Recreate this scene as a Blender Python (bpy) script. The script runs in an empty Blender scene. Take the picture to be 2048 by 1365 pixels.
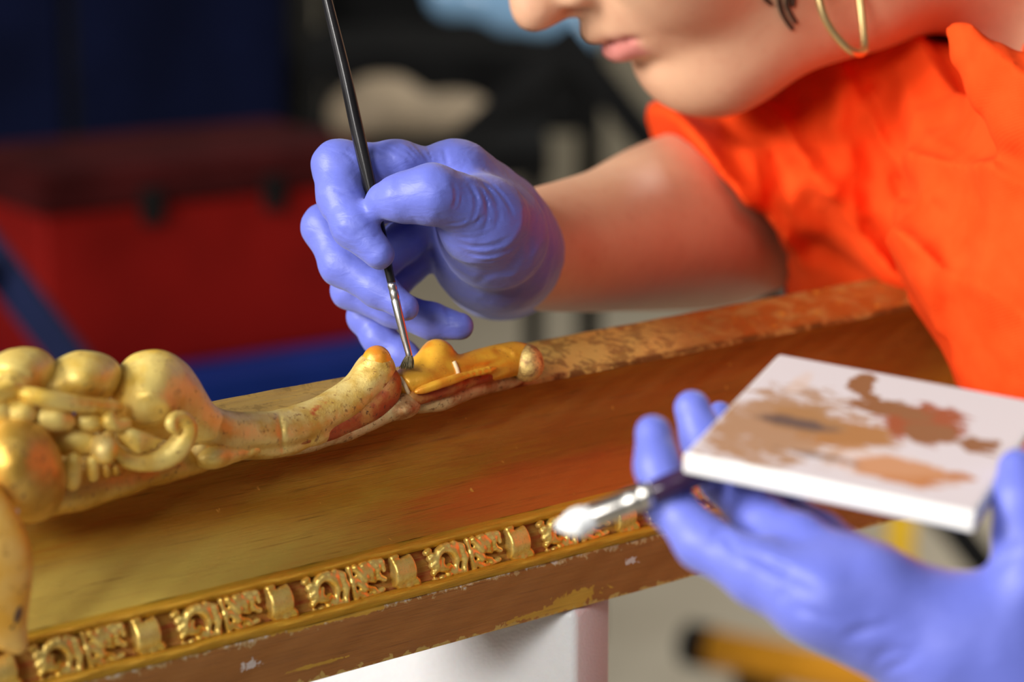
import bpy, math, random
import numpy as np
from mathutils import Vector, Matrix
random.seed(7)
rng = np.random.RandomState(7)
SC = bpy.context.scene
COL = SC.collection

# ------------------------------------------------------------------ camera
FPX = 4835.6
PITCH = math.atan(1123.5 / FPX)
CAM = np.array([0.0, 0.0, 1.25])
RT = np.array([1.0, 0, 0])
FW = np.array([0, math.cos(PITCH), -math.sin(PITCH)])
UPV = np.array([0, math.sin(PITCH), math.cos(PITCH)])
cd = bpy.data.cameras.new('camera')
cam = bpy.data.objects.new('camera', cd)
COL.objects.link(cam)
cam.location = CAM
cam.rotation_euler = (math.pi / 2 - PITCH, 0, 0)
cd.sensor_width = 36
cd.lens = 85
cd.clip_start = 0.05
cd.dof.use_dof = True
cd.dof.focus_distance = 0.843
cd.dof.aperture_fstop = 6.0
cd.dof.aperture_blades = 0
SC.camera = cam

# ------------------------------------------------------------------ light
w = bpy.data.worlds.new('world')
SC.world = w
w.use_nodes = True
w.node_tree.nodes['Background'].inputs[0].default_value = (0.85, 0.92, 1.0, 1)
w.node_tree.nodes['Background'].inputs[1].default_value = 0.07


def area(name, loc, tgt, sx, sy, power, col=(1, 1, 1)):
    l = bpy.data.lights.new(name, 'AREA')
    l.shape = 'RECTANGLE'
    l.size = sx
    l.size_y = sy
    l.energy = power
    l.color = col
    o = bpy.data.objects.new(name, l)
    COL.objects.link(o)
    o.location = loc
    o.rotation_euler = (Vector(tgt) - Vector(loc)).to_track_quat('-Z', 'Y').to_euler()
    return o


area('left_key_light', (-1.75, -0.05, 2.0), (0.05, 0.9, 1.05), 0.8, 0.8, 82, (1.0, 0.97, 0.93))  # unseen key light from the upper left
area('front_fill_light', (-1.5, -2.3, 2.6), (0.05, 0.9, 1.0), 1.0, 1.0, 84, (1.0, 0.97, 0.93))  # unseen frontal fill, added beside the key to lift camera-facing sides
area('overhead_fill_light', (0.5, -0.9, 2.9), (0.1, 0.9, 1.0), 1.4, 0.5, 9, (1.0, 0.96, 0.9))  # weak unseen fill from overhead
area('background_fill_light', (1.9, 3.9, 2.9), (1.3, 4.4, 0.0), 1.6, 1.6, 85, (1.0, 0.95, 0.86))  # unseen fill added to brighten the floor and wall behind
SC.view_settings.view_transform = 'Standard'
SC.view_settings.look = 'None'
SC.view_settings.exposure = 0.0
SC.view_settings.gamma = 1.0
SC.view_settings.use_curve_mapping = False


# ------------------------------------------------------------------ helpers
def at(px, py, z):
    """a point of the photograph at depth z (m) as a world point"""
    return CAM + z * FW + (px - 1024) / FPX * z * RT + (682.5 - py) / FPX * z * UPV


def nrm(v):
    v = np.asarray(v, float)
    return v / np.linalg.norm(v)


def link_mesh(name, V, F, mat, parent=None, smooth=True, uv=None):
    V = np.asarray(V, float)
    if parent is not None:
        V = V - origin(parent)
    me = bpy.data.meshes.new(name)
    if isinstance(F, np.ndarray):
        n = len(F)
        k = F.shape[1]
        me.vertices.add(len(V))
        me.vertices.foreach_set('co', V.astype(np.float32).ravel())
        me.loops.add(n * k)
        me.loops.foreach_set('vertex_index', F.astype(np.int32).ravel())
        me.polygons.add(n)
        me.polygons.foreach_set('loop_start', np.arange(0, n * k, k, dtype=np.int32))
        me.polygons.foreach_set('loop_total', np.full(n, k, dtype=np.int32))
        me.update(calc_edges=True)
    else:
        me.from_pydata([tuple(v) for v in V], [], F)
    if smooth:
        me.polygons.foreach_set('use_smooth', np.ones(len(me.polygons), dtype=bool))
    if uv is not None:
        ul = me.uv_layers.new(name='UVMap')
        idx = np.zeros(len(me.loops), dtype=np.int32)
        me.loops.foreach_get('vertex_index', idx)
        ul.data.foreach_set('uv', np.asarray(uv, np.float32)[idx].ravel())
    me.materials.append(mat)
    o = bpy.data.objects.new(name, me)
    COL.objects.link(o)
    if parent is not None:
        o.parent = parent
    return o


def origin(o):
    p = np.zeros(3)
    while o is not None:
        p = p + np.array(o.location)
        o = o.parent
    return p


def thing(name, label, cat, loc, group=None):
    o = bpy.data.objects.new(name, None)
    o.empty_display_size = 0.02
    COL.objects.link(o)
    o.location = tuple(loc)
    o['label'] = label
    o['category'] = cat
    if group:
        o['group'] = group
    return o


def tag(o, label, cat, group=None):
    o['label'] = label
    o['category'] = cat
    if group:
        o['group'] = group
    return o


# ---- polygon builders
def box_mesh(c, ax, ay, az, bev=0.0):
    """box given centre and three half-axis vectors; bevelled edges by a chamfer"""
    c = np.asarray(c, float)
    ax, ay, az = (np.asarray(a, float) for a in (ax, ay, az))
    V, F = [], []
    if bev <= 0:
        for i in (-1, 1):
            for j in (-1, 1):
                for k in (-1, 1):
                    V.append(c + i * ax + j * ay + k * az)
        F = [(0, 1, 3, 2), (4, 6, 7, 5), (0, 4, 5, 1), (2, 3, 7, 6), (0, 2, 6, 4), (1, 5, 7, 3)]
        return V, F
    import bmesh
    bm = bmesh.new()
    V0, F0 = box_mesh(c, ax, ay, az)
    vs = [bm.verts.new(tuple(v)) for v in V0]
    for f in F0:
        bm.faces.new([vs[i] for i in f])
    bmesh.ops.bevel(bm, geom=bm.edges[:], offset=bev, segments=3, affect='EDGES', profile=0.5)
    bm.verts.index_update()
    V = [np.array(v.co) for v in bm.verts]
    F = [tuple(v.index for v in f.verts) for f in bm.faces]
    bm.free()
    return V, F


def tube_mesh(pts, rad, seg=16, cap=True):
    pts = [np.asarray(p, float) for p in pts]
    V, F = [], []
    n = len(pts)
    ref = None
    for i, p in enumerate(pts):
        t = nrm(pts[min(i + 1, n - 1)] - pts[max(i - 1, 0)])
        if ref is None:
            ref = nrm(np.cross(t, [0.3, 0.5, 0.81]))
        ref = nrm(ref - t * np.dot(ref, t))
        b = np.cross(t, ref)
        r = rad[i] if hasattr(rad, '__len__') else rad
        for k in range(seg):
            a = 2 * math.pi * k / seg
            V.append(p + r * (math.cos(a) * ref + math.sin(a) * b))
    for i in range(n - 1):
        for k in range(seg):
            k2 = (k + 1) % seg
            F.append((i * seg + k, i * seg + k2, (i + 1) * seg + k2, (i + 1) * seg + k))
    if cap:
        F.append(tuple(range(seg - 1, -1, -1)))
        F.append(tuple((n - 1) * seg + k for k in range(seg)))
    return V, F


def spline(pts, n=8):
    """Catmull-Rom through rows of pts (any dimension)"""
    P = np.asarray(pts, float)
    P = np.vstack([2 * P[0] - P[1], P, 2 * P[-1] - P[-2]])
    out = []
    for i in range(1, len(P) - 2):
        for k in range(n):
            t = k / n
            out.append(0.5 * ((2 * P[i]) + (-P[i - 1] + P[i + 1]) * t + (2 * P[i - 1] - 5 * P[i] + 4 * P[i + 1] - P[i + 2]) * t * t
                              + (-P[i - 1] + 3 * P[i] - 3 * P[i + 1] + P[i + 2]) * t ** 3))
    out.append(P[-2])
    return np.array(out)


# ------------------------------------------------------------------ implicit surfaces
def cap_d(P, a, b, ra, rb):
    a = np.asarray(a, np.float32)
    b = np.asarray(b, np.float32)
    ab = b - a
    pa = P - a
    t = np.clip((pa @ ab) / max(float(ab @ ab), 1e-12), 0, 1)
    return np.sqrt(((pa - t[:, None] * ab) ** 2).sum(1)) - (ra + (rb - ra) * t)


def ell_d(P, c, R, rad):
    """ellipsoid: R rows are the axes, rad the semi-axes"""
    q = (P - np.asarray(c, np.float32)) @ np.asarray(R, np.float32).T
    rad = np.asarray(rad, np.float32)
    k0 = np.sqrt(((q / rad) ** 2).sum(1)) + 1e-9
    k1 = np.sqrt(((q / rad ** 2) ** 2).sum(1)) + 1e-9
    return k0 * (k0 - 1) / k1


def smin(a, b, k):
    h = np.maximum(k - np.abs(a - b), 0) / k
    return np.minimum(a, b) - h * h * k * 0.25


def smax(a, b, k):
    return -smin(-a, -b, k)


def wob(P, s, ph=0.0):
    """cheap smooth noise in -1..1"""
    x, y, z = (P * s).T
    return (np.sin(x * 1.0 + 1.7 * np.sin(y * 0.9 + ph) + ph) + np.sin(y * 1.13 + 1.3 * np.sin(z * 1.1 + 2 * ph) + 2.1)
            + np.sin(z * 0.97 + 1.5 * np.sin(x * 1.07 + ph) + 4.2)) / 3


class Sdf:
    def __init__(self):
        self.ops = []

    def cap(self, a, b, ra, rb=None, k=0.006):
        self.ops.append(('u', k, lambda P, a=a, b=b, ra=ra, rb=rb: cap_d(P, a, b, ra, ra if rb is None else rb)))
        return self

    def chain(self, pts, rads, k=0.006):
        """one smooth limb: the minimum over its bones, then blended once"""
        pts = [np.asarray(p) for p in pts]

        def f(P):
            d = None
            for i in range(len(pts) - 1):
                e = cap_d(P, pts[i], pts[i + 1], rads[i], rads[i + 1])
                d = e if d is None else smin(d, e, min(k, 0.004) if k else 1e-4)
            return d
        self.ops.append(('u', k, f))
        return self

    def ell(self, c, R, rad, k=0.006):
        self.ops.append(('u', k, lambda P: ell_d(P, c, R, rad)))
        return self

    def fun(self, f, k=0.006, op='u'):
        self.ops.append((op, k, f))
        return self

    def sub(self, f, k=0.003):
        self.ops.append(('s', k, f))
        return self

    def dis(self, f):
        self.ops.append(('d', 0, f))
        return self

    def __call__(self, P):
        d = np.full(len(P), 1.0, np.float32)
        for op, k, f in self.ops:
            if op == 'u':
                e = f(P)
                d = smin(d, e, k) if k > 0 else np.minimum(d, e)
            elif op == 's':
                d = smax(d, -f(P), k)
            elif op == 'i':
                d = smax(d, f(P), k)
            else:
                near = np.abs(d) < 0.010
                if near.any():
                    d[near] += f(P[near])
        return d.astype(np.float32)


def mesh_sdf(f, lo, hi, h, relax=1):
    lo = np.asarray(lo, float)
    hi = np.asarray(hi, float)
    B = 8
    nb = np.ceil((hi - lo) / (h * B)).astype(int)
    n = nb * B
    V = np.ones(tuple(n), np.float32)
    ib = np.stack(np.meshgrid(*[np.arange(k) for k in nb], indexing='ij'), -1).reshape(-1, 3)
    cen = (lo + (ib * B + (B - 1) / 2) * h).astype(np.float32)
    dc = f(cen)
    act = np.abs(dc) < h * B * 0.87 * 1.6 + 0.004
    off = np.stack(np.meshgrid(*[np.arange(B)] * 3, indexing='ij'), -1).reshape(-1, 3)
    Vb = V.reshape(nb[0], B, nb[1], B, nb[2], B).transpose(0, 2, 4, 1, 3, 5)
    Vb = np.where(dc.reshape(nb[0], nb[1], nb[2], 1, 1, 1) < 0, np.float32(-1), np.float32(1)) * np.ones((1, 1, 1, B, B, B), np.float32)
    ai = ib[act]
    for c0 in range(0, len(ai), 400):
        blk = ai[c0:c0 + 400]
        P = (lo + (blk[:, None, :] * B + off[None]) * h).reshape(-1, 3).astype(np.float32)
        Vb[blk[:, 0], blk[:, 1], blk[:, 2]] = f(P).reshape(-1, B, B, B)
    V = Vb.transpose(0, 3, 1, 4, 2, 5).reshape(tuple(n))
    ins = V < 0
    c = np.zeros(tuple(n - 1), np.int8)
    for i in (0, 1):
        for j in (0, 1):
            for k in (0, 1):
                c += ins[i:n[0] - 1 + i, j:n[1] - 1 + j, k:n[2] - 1 + k]
    ci = np.argwhere((c > 0) & (c < 8))
    N = len(ci)
    idx = np.full(tuple(n - 1), -1, np.int32)
    idx[ci[:, 0], ci[:, 1], ci[:, 2]] = np.arange(N)
    acc = np.zeros((N, 3))
    cnt = np.zeros(N)
    for ax in range(3):
        o1, o2 = [a for a in range(3) if a != ax]
        for p in (0, 1):
            for q in (0, 1):
                a = ci.copy()
                a[:, o1] += p
                a[:, o2] += q
                b = a.copy()
                b[:, ax] += 1
                va = V[a[:, 0], a[:, 1], a[:, 2]]
                vb = V[b[:, 0], b[:, 1], b[:, 2]]
                m = (va < 0) != (vb < 0)
                t = va[m] / (va[m] - vb[m])
                pt = a[m].astype(float)
                pt[:, ax] += t
                acc[m] += pt
                cnt[m] += 1
    pos = acc / cnt[:, None]
    faces = []
    for ax in range(3):
        o1, o2 = [(1, 2), (2, 0), (0, 1)][ax]
        s0 = [slice(None)] * 3
        s1 = [slice(None)] * 3
        s0[ax] = slice(0, n[ax] - 1)
        s1[ax] = slice(1, n[ax])
        A = ins[tuple(s0)]
        Bq = ins[tuple(s1)]
        e = np.argwhere(A != Bq)
        e = e[(e[:, o1] > 0) & (e[:, o2] > 0) & (e[:, o1] < n[o1] - 1) & (e[:, o2] < n[o2] - 1)]
        fl = A[e[:, 0], e[:, 1], e[:, 2]]
        q = []
        for p1, p2 in ((0, 0), (-1, 0), (-1, -1), (0, -1)):
            g = e.copy()
            g[:, o1] += p1
            g[:, o2] += p2
            q.append(idx[g[:, 0], g[:, 1], g[:, 2]])
        q = np.stack(q, 1)
        q[~fl] = q[~fl][:, ::-1]
        faces.append(q)
    F = np.vstack(faces)
    F = F[(F >= 0).all(1)]
    for _ in range(relax):
        s = np.zeros_like(pos)
        k = np.zeros(N)
        for i in range(4):
            j = (i + 1) % 4
            for a_, b_ in ((i, j), (j, i)):
                for x in range(3):
                    s[:, x] += np.bincount(F[:, a_], pos[F[:, b_], x], N)
                k += np.bincount(F[:, a_], minlength=N)
        k[k == 0] = 1
        pos = pos * 0.5 + 0.5 * s / k[:, None]
    return lo + pos * h, F


def sdf_obj(name, sdf, lo, hi, h, mat, parent=None, relax=1):
    V, F = mesh_sdf(sdf, lo, hi, h, relax)
    return link_mesh(name, V, F, mat, parent)


def crease(x0, y0, x1, y1, z, wid, dep, bul=0.0, zr=0.018):
    """a groove (dep > 0) or ridge (dep < 0) running between two places on the surface near depth z; sizes in m"""
    A, Bp = at(x0, y0, z), at(x1, y1, z)
    c = ((A + Bp) / 2).astype(np.float32)
    L = np.linalg.norm(Bp - A) / 2
    t = nrm(Bp - A)
    fv = nrm(c - CAM)
    t = nrm(t - fv * np.dot(t, fv))
    nn = np.cross(t, fv)

    def f(P):
        q = P - c
        u = q @ t.astype(np.float32)
        v = q @ nn.astype(np.float32) - bul * (1 - (u / L) ** 2)
        ww = q @ fv.astype(np.float32)
        taper = np.clip(1.15 - np.abs(u) / L, 0, 1)
        taper = taper * taper * (3 - 2 * taper)
        return dep * np.exp(-(v / wid) ** 2) * np.clip(taper * 1.6, 0, 1) * np.exp(-(ww / zr) ** 4)
    return f


def surf(f, px, py, z0=0.55, z1=1.5):
    """depth at which the sight line through a place of the photograph first meets an implicit surface"""
    z = z0
    while z < z1:
        d = float(f(at(px, py, z)[None].astype(np.float32))[0])
        if d < 0.0002:
            return z
        z += max(d * 0.7, 0.0003)
    return None


def creases(f, rows, scale=1.0, ridge=0.0, zr=0.012):
    """folds laid on the surface f: rows of x0 y0 x1 y1 width depth bulge (px, px, px, px, mm, mm, mm)"""
    out = []
    for x0, y0, x1, y1, wd, dp, bl in rows:
        zs = [z for z in (surf(f, x0 + (x1 - x0) * t, y0 + (y1 - y0) * t) for t in (.2, .5, .8)) if z]
        if not zs:
            continue
        z = sorted(zs)[len(zs) // 2]
        out.append(crease(x0, y0, x1, y1, z, wd * .001, dp * .001 * scale, bl * .001, zr))
        if ridge and dp > 0:
            L = math.hypot(x1 - x0, y1 - y0)
            nx, ny = -(y1 - y0) / L, (x1 - x0) / L
            o = wd * .001 * 1.5 * FPX / z
            for sg in (-1, 1):
                out.append(crease(x0 + nx * o * sg, y0 + ny * o * sg, x1 + nx * o * sg, y1 + ny * o * sg, z, wd * .001, -dp * .001 * ridge, bl * .001, zr))
    for c in out:
        f.dis(c)


# ------------------------------------------------------------------ materials
class NT:
    def __init__(self, name):
        self.m = bpy.data.materials.new(name)
        self.m.use_nodes = True
        self.t = self.m.node_tree
        self.b = self.t.nodes['Principled BSDF']
        self.tc = self.t.nodes.new('ShaderNodeTexCoord')

    def n(self, typ, **kw):
        nd = self.t.nodes.new(typ)
        for k, v in kw.items():
            setattr(nd, k, v)
        return nd

    def L(self, a, b):
        self.t.links.new(a, b)

    def co(self, kind='Object', scale=(1, 1, 1), rot=(0, 0, 0), loc=(0, 0, 0)):
        mp = self.n('ShaderNodeMapping')
        mp.inputs['Scale'].default_value = scale
        mp.inputs['Rotation'].default_value = rot
        mp.inputs['Location'].default_value = loc
        self.L(self.tc.outputs[kind], mp.inputs[0])
        return mp.outputs[0]

    def noise(self, co, scale=5, detail=4, rough=0.55, dist=0.0):
        nd = self.n('ShaderNodeTexNoise')
        nd.inputs['Scale'].default_value = scale
        nd.inputs['Detail'].default_value = detail
        nd.inputs['Roughness'].default_value = rough
        nd.inputs['Distortion'].default_value = dist
        self.L(co, nd.inputs['Vector'])
        return nd.outputs['Fac']

    def ramp(self, fac, a, b):
        """smooth 0..1 between a and b"""
        nd = self.n('ShaderNodeMapRange', interpolation_type='SMOOTHSTEP')
        nd.inputs[1].default_value = a
        nd.inputs[2].default_value = b
        self.L(fac, nd.inputs[0])
        return nd.outputs[0]

    def math(self, op, a, b=None):
        nd = self.n('ShaderNodeMath', operation=op)
        for i, v in enumerate((a, b)):
            if v is None:
                continue
            if isinstance(v, (int, float)):
                nd.inputs[i].default_value = v
            else:
                self.L(v, nd.inputs[i])
        return nd.outputs[0]

    def mix(self, fac, a, b):
        nd = self.n('ShaderNodeMix', data_type='RGBA')
        for i, v in ((0, fac), (6, a), (7, b)):
            if isinstance(v, (int, float)):
                nd.inputs[i].default_value = v
            elif isinstance(v, tuple):
                nd.inputs[i].default_value = (*v, 1)
            else:
                self.L(v, nd.inputs[i])
        return nd.outputs[2]

    def bump(self, h, strength=0.3, dist=0.001):
        nd = self.n('ShaderNodeBump')
        nd.inputs['Strength'].default_value = strength
        nd.inputs['Distance'].default_value = dist
        self.L(h, nd.inputs['Height'])
        self.L(nd.outputs[0], self.b.inputs['Normal'])

    def col(self, c):
        if isinstance(c, tuple):
            self.b.inputs['Base Color'].default_value = (*c, 1)
        else:
            self.L(c, self.b.inputs['Base Color'])

    def set(self, **kw):
        for k, v in kw.items():
            k = {'rough': 'Roughness', 'metal': 'Metallic', 'spec': 'Specular IOR Level', 'sss': 'Subsurface Weight', 'sheen': 'Sheen Weight', 'coat': 'Coat Weight', 'trans': 'Transmission Weight'}.get(k, k)
            if isinstance(v, (int, float)):
                self.b.inputs[k].default_value = v
            else:
                self.L(v, self.b.inputs[k])
        return self


def plain(name, col, rough=0.5, metal=0.0, var=0.15, nscale=30, spec=0.5, bump=0.0, bd=0.001):
    M = NT(name)
    co = M.co()
    f = M.noise(co, nscale)
    dark = tuple(c * (1 - var) for c in col)
    lite = tuple(min(1, c * (1 + var)) for c in col)
    M.col(M.mix(M.ramp(f, 0.3, 0.7), dark, lite))
    M.set(rough=rough, metal=metal, spec=spec)
    if bump:
        M.bump(M.noise(co, nscale * 4), bump, bd)
    return M.m


def gilt(name, base, worn, dark, metal=0.38, rough=0.46, wear=0.5, grime=0.35, scale=60, bole=None, boleamt=0.6, bumps=0.25):
    """gold leaf over bole: base metal, a second worn tone, dark specks in the recesses of the noise"""
    M = NT(name)
    co = M.co()
    n1 = M.noise(co, scale, 5)
    n2 = M.noise(M.co(loc=(3, 1, 2)), scale * 4.5, 6, 0.7)
    n3 = M.noise(M.co(loc=(7, 5, 1)), scale * 0.7, 4)
    c = M.mix(M.ramp(n1, wear - 0.14, wear + 0.14), base, worn)
    gm = M.ramp(n2, 0.60 - 0.1 * grime, 0.74 - 0.1 * grime)
    c = M.mix(M.math('MULTIPLY', gm, min(1, grime * 2)), c, dark)
    met = M.math('SUBTRACT', metal, M.math('MULTIPLY', gm, metal * 0.7))
    if bole:
        bm = M.ramp(n3, boleamt, boleamt + 0.07)
        c = M.mix(bm, c, bole)
        met = M.math('MULTIPLY', met, M.math('SUBTRACT', 1.0, bm))
    M.col(c)
    rr = M.math('ADD', rough - 0.08, M.math('MULTIPLY', n2, 0.22))
    M.set(metal=met, rough=rr)
    M.bump(M.math('ADD', n1, M.math('MULTIPLY', n2, 0.5)), bumps, 0.0015)
    return M.m


M_GOLD = gilt('pale_gold_leaf', (0.90, 0.68, 0.20), (0.80, 0.50, 0.07), (0.36, 0.20, 0.05), metal=0.28, rough=0.36, wear=0.54, grime=0.45, scale=75, bumps=0.5)
M_GOLDY = gilt('yellow_gold_leaf', (0.88, 0.55, 0.07), (0.84, 0.62, 0.22), (0.2, 0.1, 0.02), wear=0.5, grime=0.3)
M_GOLDB = gilt('burnished_gold', (0.76, 0.48, 0.11), (0.58, 0.33, 0.05), (0.24, 0.12, 0.03), metal=0.55, rough=0.32, grime=0.5, scale=90, bumps=0.5)
M_ARM = gilt('gold_leaf_over_red_bole', (0.78, 0.59, 0.20), (0.62, 0.38, 0.07), (0.26, 0.12, 0.03), metal=0.4, rough=0.38, grime=0.5, scale=95, bole=(0.36, 0.06, 0.012), boleamt=0.60, bumps=0.4)
M_RED = gilt('red_bole', (0.32, 0.050, 0.010), (0.46, 0.22, 0.05), (0.09, 0.03, 0.01), metal=0.15, rough=0.42, wear=0.58, grime=0.6, scale=110)
M_OCHRE = gilt('ochre_toned_gilding', (0.80, 0.40, 0.03), (0.68, 0.24, 0.015), (0.30, 0.08, 0.01), metal=0.25, rough=0.34, wear=0.52, grime=0.35, bumps=0.2, scale=90)
M_SLAB = gilt('rubbed_pale_gilding', (0.58, 0.43, 0.20), (0.36, 0.15, 0.045), (0.15, 0.07, 0.02), metal=0.3, rough=0.45, wear=0.55, grime=0.65, scale=130, bumps=0.5)
M_PEACH = gilt('peach_gesso', (0.86, 0.44, 0.045), (0.88, 0.55, 0.14), (0.40, 0.18, 0.03), metal=0.05, rough=0.45, grime=0.45, bumps=0.12)
M_BAND = gilt('band_gold', (0.94, 0.68, 0.19), (0.78, 0.46, 0.06), (0.24, 0.08, 0.02), metal=0.6, rough=0.27, wear=0.58, grime=0.35, scale=160, bole=(0.30, 0.05, 0.012), boleamt=0.68, bumps=0.2)


def glove_mat():
    M = NT('violet_blue_nitrile')
    co = M.co()
    f = M.noise(co, 40, 3)
    M.col(M.mix(M.ramp(f, 0.3, 0.7), (0.116, 0.142, 0.51), (0.133, 0.159, 0.565)))
    n1 = M.noise(M.co(scale=(1, 1, 2.2), rot=(0.3, 0.5, 0.4)), 130, 4, 0.5, 0.8)
    n2 = M.noise(co, 900, 2)
    M.bump(M.math('ADD', n1, M.math('MULTIPLY', n2, 0.10)), 0.22, 0.0016)
    M.set(rough=0.46, spec=0.34, sheen=0.12)
    return M.m


M_GLOVE = glove_mat()


def skin_mat():
    M = NT('skin')
    co = M.co()
    f = M.noise(co, 22, 4)
    g = M.noise(M.co(loc=(4, 2, 0)), 160, 3)
    c = M.mix(M.ramp(f, 0.3, 0.72), (0.62, 0.36, 0.22), (0.58, 0.31, 0.19))
    c = M.mix(M.math('MULTIPLY', M.ramp(g, 0.5, 0.75), 0.25), c, (0.5, 0.22, 0.13))
    at_ = M.n('ShaderNodeAttribute', attribute_name='lip')
    c = M.mix(at_.outputs['Fac'], c, (0.56, 0.20, 0.17))
    M.col(c)
    M.bump(g, 0.08, 0.001)
    M.set(rough=0.48, spec=0.4, sss=0.12)
    M.b.inputs['Subsurface Radius'].default_value = (0.012, 0.005, 0.003)
    M.b.inputs['Subsurface Scale'].default_value = 0.4
    return M.m


M_SKIN = skin_mat()


def shirt_mat():
    M = NT('orange_cotton')
    co = M.co()
    f = M.noise(co, 60, 4)
    M.col(M.mix(M.ramp(f, 0.3, 0.7), (0.78, 0.058, 0.007), (0.84, 0.070, 0.010)))
    wv = M.n('ShaderNodeTexWave', wave_type='BANDS', bands_direction='DIAGONAL')
    wv.inputs['Scale'].default_value = 420
    wv.inputs['Distortion'].default_value = 1.5
    M.L(M.co(rot=(0.2, 0.6, 0.3)), wv.inputs['Vector'])
    h = M.math('ADD', M.math('MULTIPLY', wv.outputs['Fac'], 0.15), M.noise(co, 110, 4))
    M.bump(h, 0.22, 0.0012)
    M.set(rough=0.9, spec=0.08)
    return M.m


M_SHIRT = shirt_mat()

# ------------------------------------------------------------------ the room
M_FLOOR = NT('grey_beige_floor')
_c = M_FLOOR.co()
M_FLOOR.col(M_FLOOR.mix(M_FLOOR.ramp(M_FLOOR.noise(_c, 2.5, 5), 0.3, 0.7), (0.40, 0.35, 0.27), (0.47, 0.42, 0.33)))
M_FLOOR.set(rough=0.5)
M_WALL = plain('dim_wall_paint', (0.36, 0.32, 0.24), 0.8, var=0.1, nscale=3)


def struct(name, V, F, mat):
    o = link_mesh(name, V, F, mat, None, smooth=False)
    o['kind'] = 'structure'
    return o


struct('floor', *box_mesh((0, 3.0, -0.03), (3.4, 0, 0), (0, 4.0, 0), (0, 0, 0.03)), M_FLOOR.m)
struct('wall_back', *box_mesh((0, 7.05, 1.6), (3.4, 0, 0), (0, 0.05, 0), (0, 0, 1.6)), M_WALL)

# ------------------------------------------------------------------ picture frame
RD = nrm([6116, 0, 0] * np.array([1, 0, 0]) + 0)  # replaced just below
_vp = nrm(6116 * RT + 1123.5 * UPV + FPX * FW)
RD = _vp                                  # along the rail, away from the camera
RN = nrm(np.cross(RD, [0, 0, 1]))         # horizontal, towards the camera
if RN[1] > 0:
    RN = -RN
RU = np.array([0, 0, 1.0])
P0 = at(815, 800, 0.862)


def rp(px, py, n):
    """the point of the photograph that lies on the upright plane at offset n in front of the rail's lip"""
    r = nrm(at(px, py, 1.0) - CAM)
    t = (n - np.dot(CAM - P0, RN)) / np.dot(r, RN)
    return CAM + t * r


def rsu(P):
    q = np.asarray(P) - P0
    return np.dot(q, RD), np.dot(q, RN), np.dot(q, RU)


def pr(y, n, x=800):
    return (n, rsu(rp(x, y, n))[2])


S0, S1, NS = -0.24, 0.36, 240
frame = thing('picture_frame', 'gilded carved wooden picture frame rail resting on white foam', 'picture frame', P0 + RD * 0.05 + RU * pr(1315, 0.034)[1])


def rail_section(name, prof, mat, ragged=None, sub=1):
    """extrude a profile [(n, u)...] along the rail; uv = (metres along, 0..1 across)"""
    prof = np.array(prof)
    m = len(prof)
    cum = np.concatenate([[0], np.cumsum(np.linalg.norm(np.diff(prof, axis=0), axis=1))])
    cum /= cum[-1]
    ss = np.linspace(S0, S1, NS)
    V, uv = [], []
    for i, s in enumerate(ss):
        for j, (n, u) in enumerate(prof):
            jit = 0.00018 * math.sin(s * 310 + j * 1.3) + 0.00022 * math.sin(s * 127 + j * .7)
            V.append(P0 + RD * s + RN * (n + jit) + RU * (u + jit * 0.6))
            uv.append((s, cum[j]))
    V = np.array(V)
    ii, jj = np.meshgrid(np.arange(NS - 1), np.arange(m - 1), indexing='ij')
    a = (ii * m + jj).ravel()
    F = np.stack([a, a + 1, a + m + 1, a + m], 1)
    return link_mesh(name, V, F, mat, frame, True, uv)


def rail_mat(name, cols, metal, rough, sx=7, sy=3.0, bole=None, flake=None, grain=0.35, patch=None, extra=None):
    """gilded or painted timber read by (metres along, across)"""
    M = NT(name)
    uvw = M.co('UV', (1, 0.075, 1))
    g1 = M.noise(M.co('UV', (sx, sy * 0.55, 1)), 1.9, 6, 0.6, 0.3)
    g2 = M.noise(M.co('UV', (18, 14, 1), loc=(2, 3, 0)), 2.0, 6, 0.65, 0.4)
    fine = M.noise(M.co('UV', (30, 40, 1)), 2.5, 5, 0.7, 0.6)
    c = M.mix(M.ramp(g1, 0.36, 0.64), cols[0], cols[1])
    c = M.mix(M.math('MULTIPLY', M.ramp(g2, 0.48, 0.70), 0.8), c, cols[2])
    met = metal
    sep = M.n('ShaderNodeSeparateXYZ')
    M.L(M.tc.outputs['UV'], sep.inputs[0])
    U, Vv = sep.outputs[0], sep.outputs[1]
    if extra:
        c = extra(M, c, U, Vv, g1, g2, fine)
    crack = M.noise(M.co('UV', (14, 45, 1), loc=(5, 1, 0)), 1.6, 6, 0.62, 1.0)
    cm = M.math('MULTIPLY', M.ramp(crack, 0.57, 0.68), grain * 1.5)
    c = M.mix(cm, c, tuple(x * 0.35 for x in cols[0]))
    M.col(c)
    M.set(metal=met, rough=M.math('ADD', rough - 0.1, M.math('MULTIPLY', g2, 0.25)))
    hgt = M.math('SUBTRACT', M.math('ADD', M.math('MULTIPLY', fine, 0.7), M.math('MULTIPLY', crack, 0.7)), M.math('MULTIPLY', cm, 1.2))
    M.bump(hgt, 0.5, 0.0012)
    return M.m


def iso(M, wid, scale=260, seed=0):
    """noise with the same grain size along and across a strip wid metres wide"""
    return M.noise(M.co('UV', (1, wid, 1), loc=(seed, seed * 2, 0)), scale, 4, 0.6, 0.4)


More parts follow.
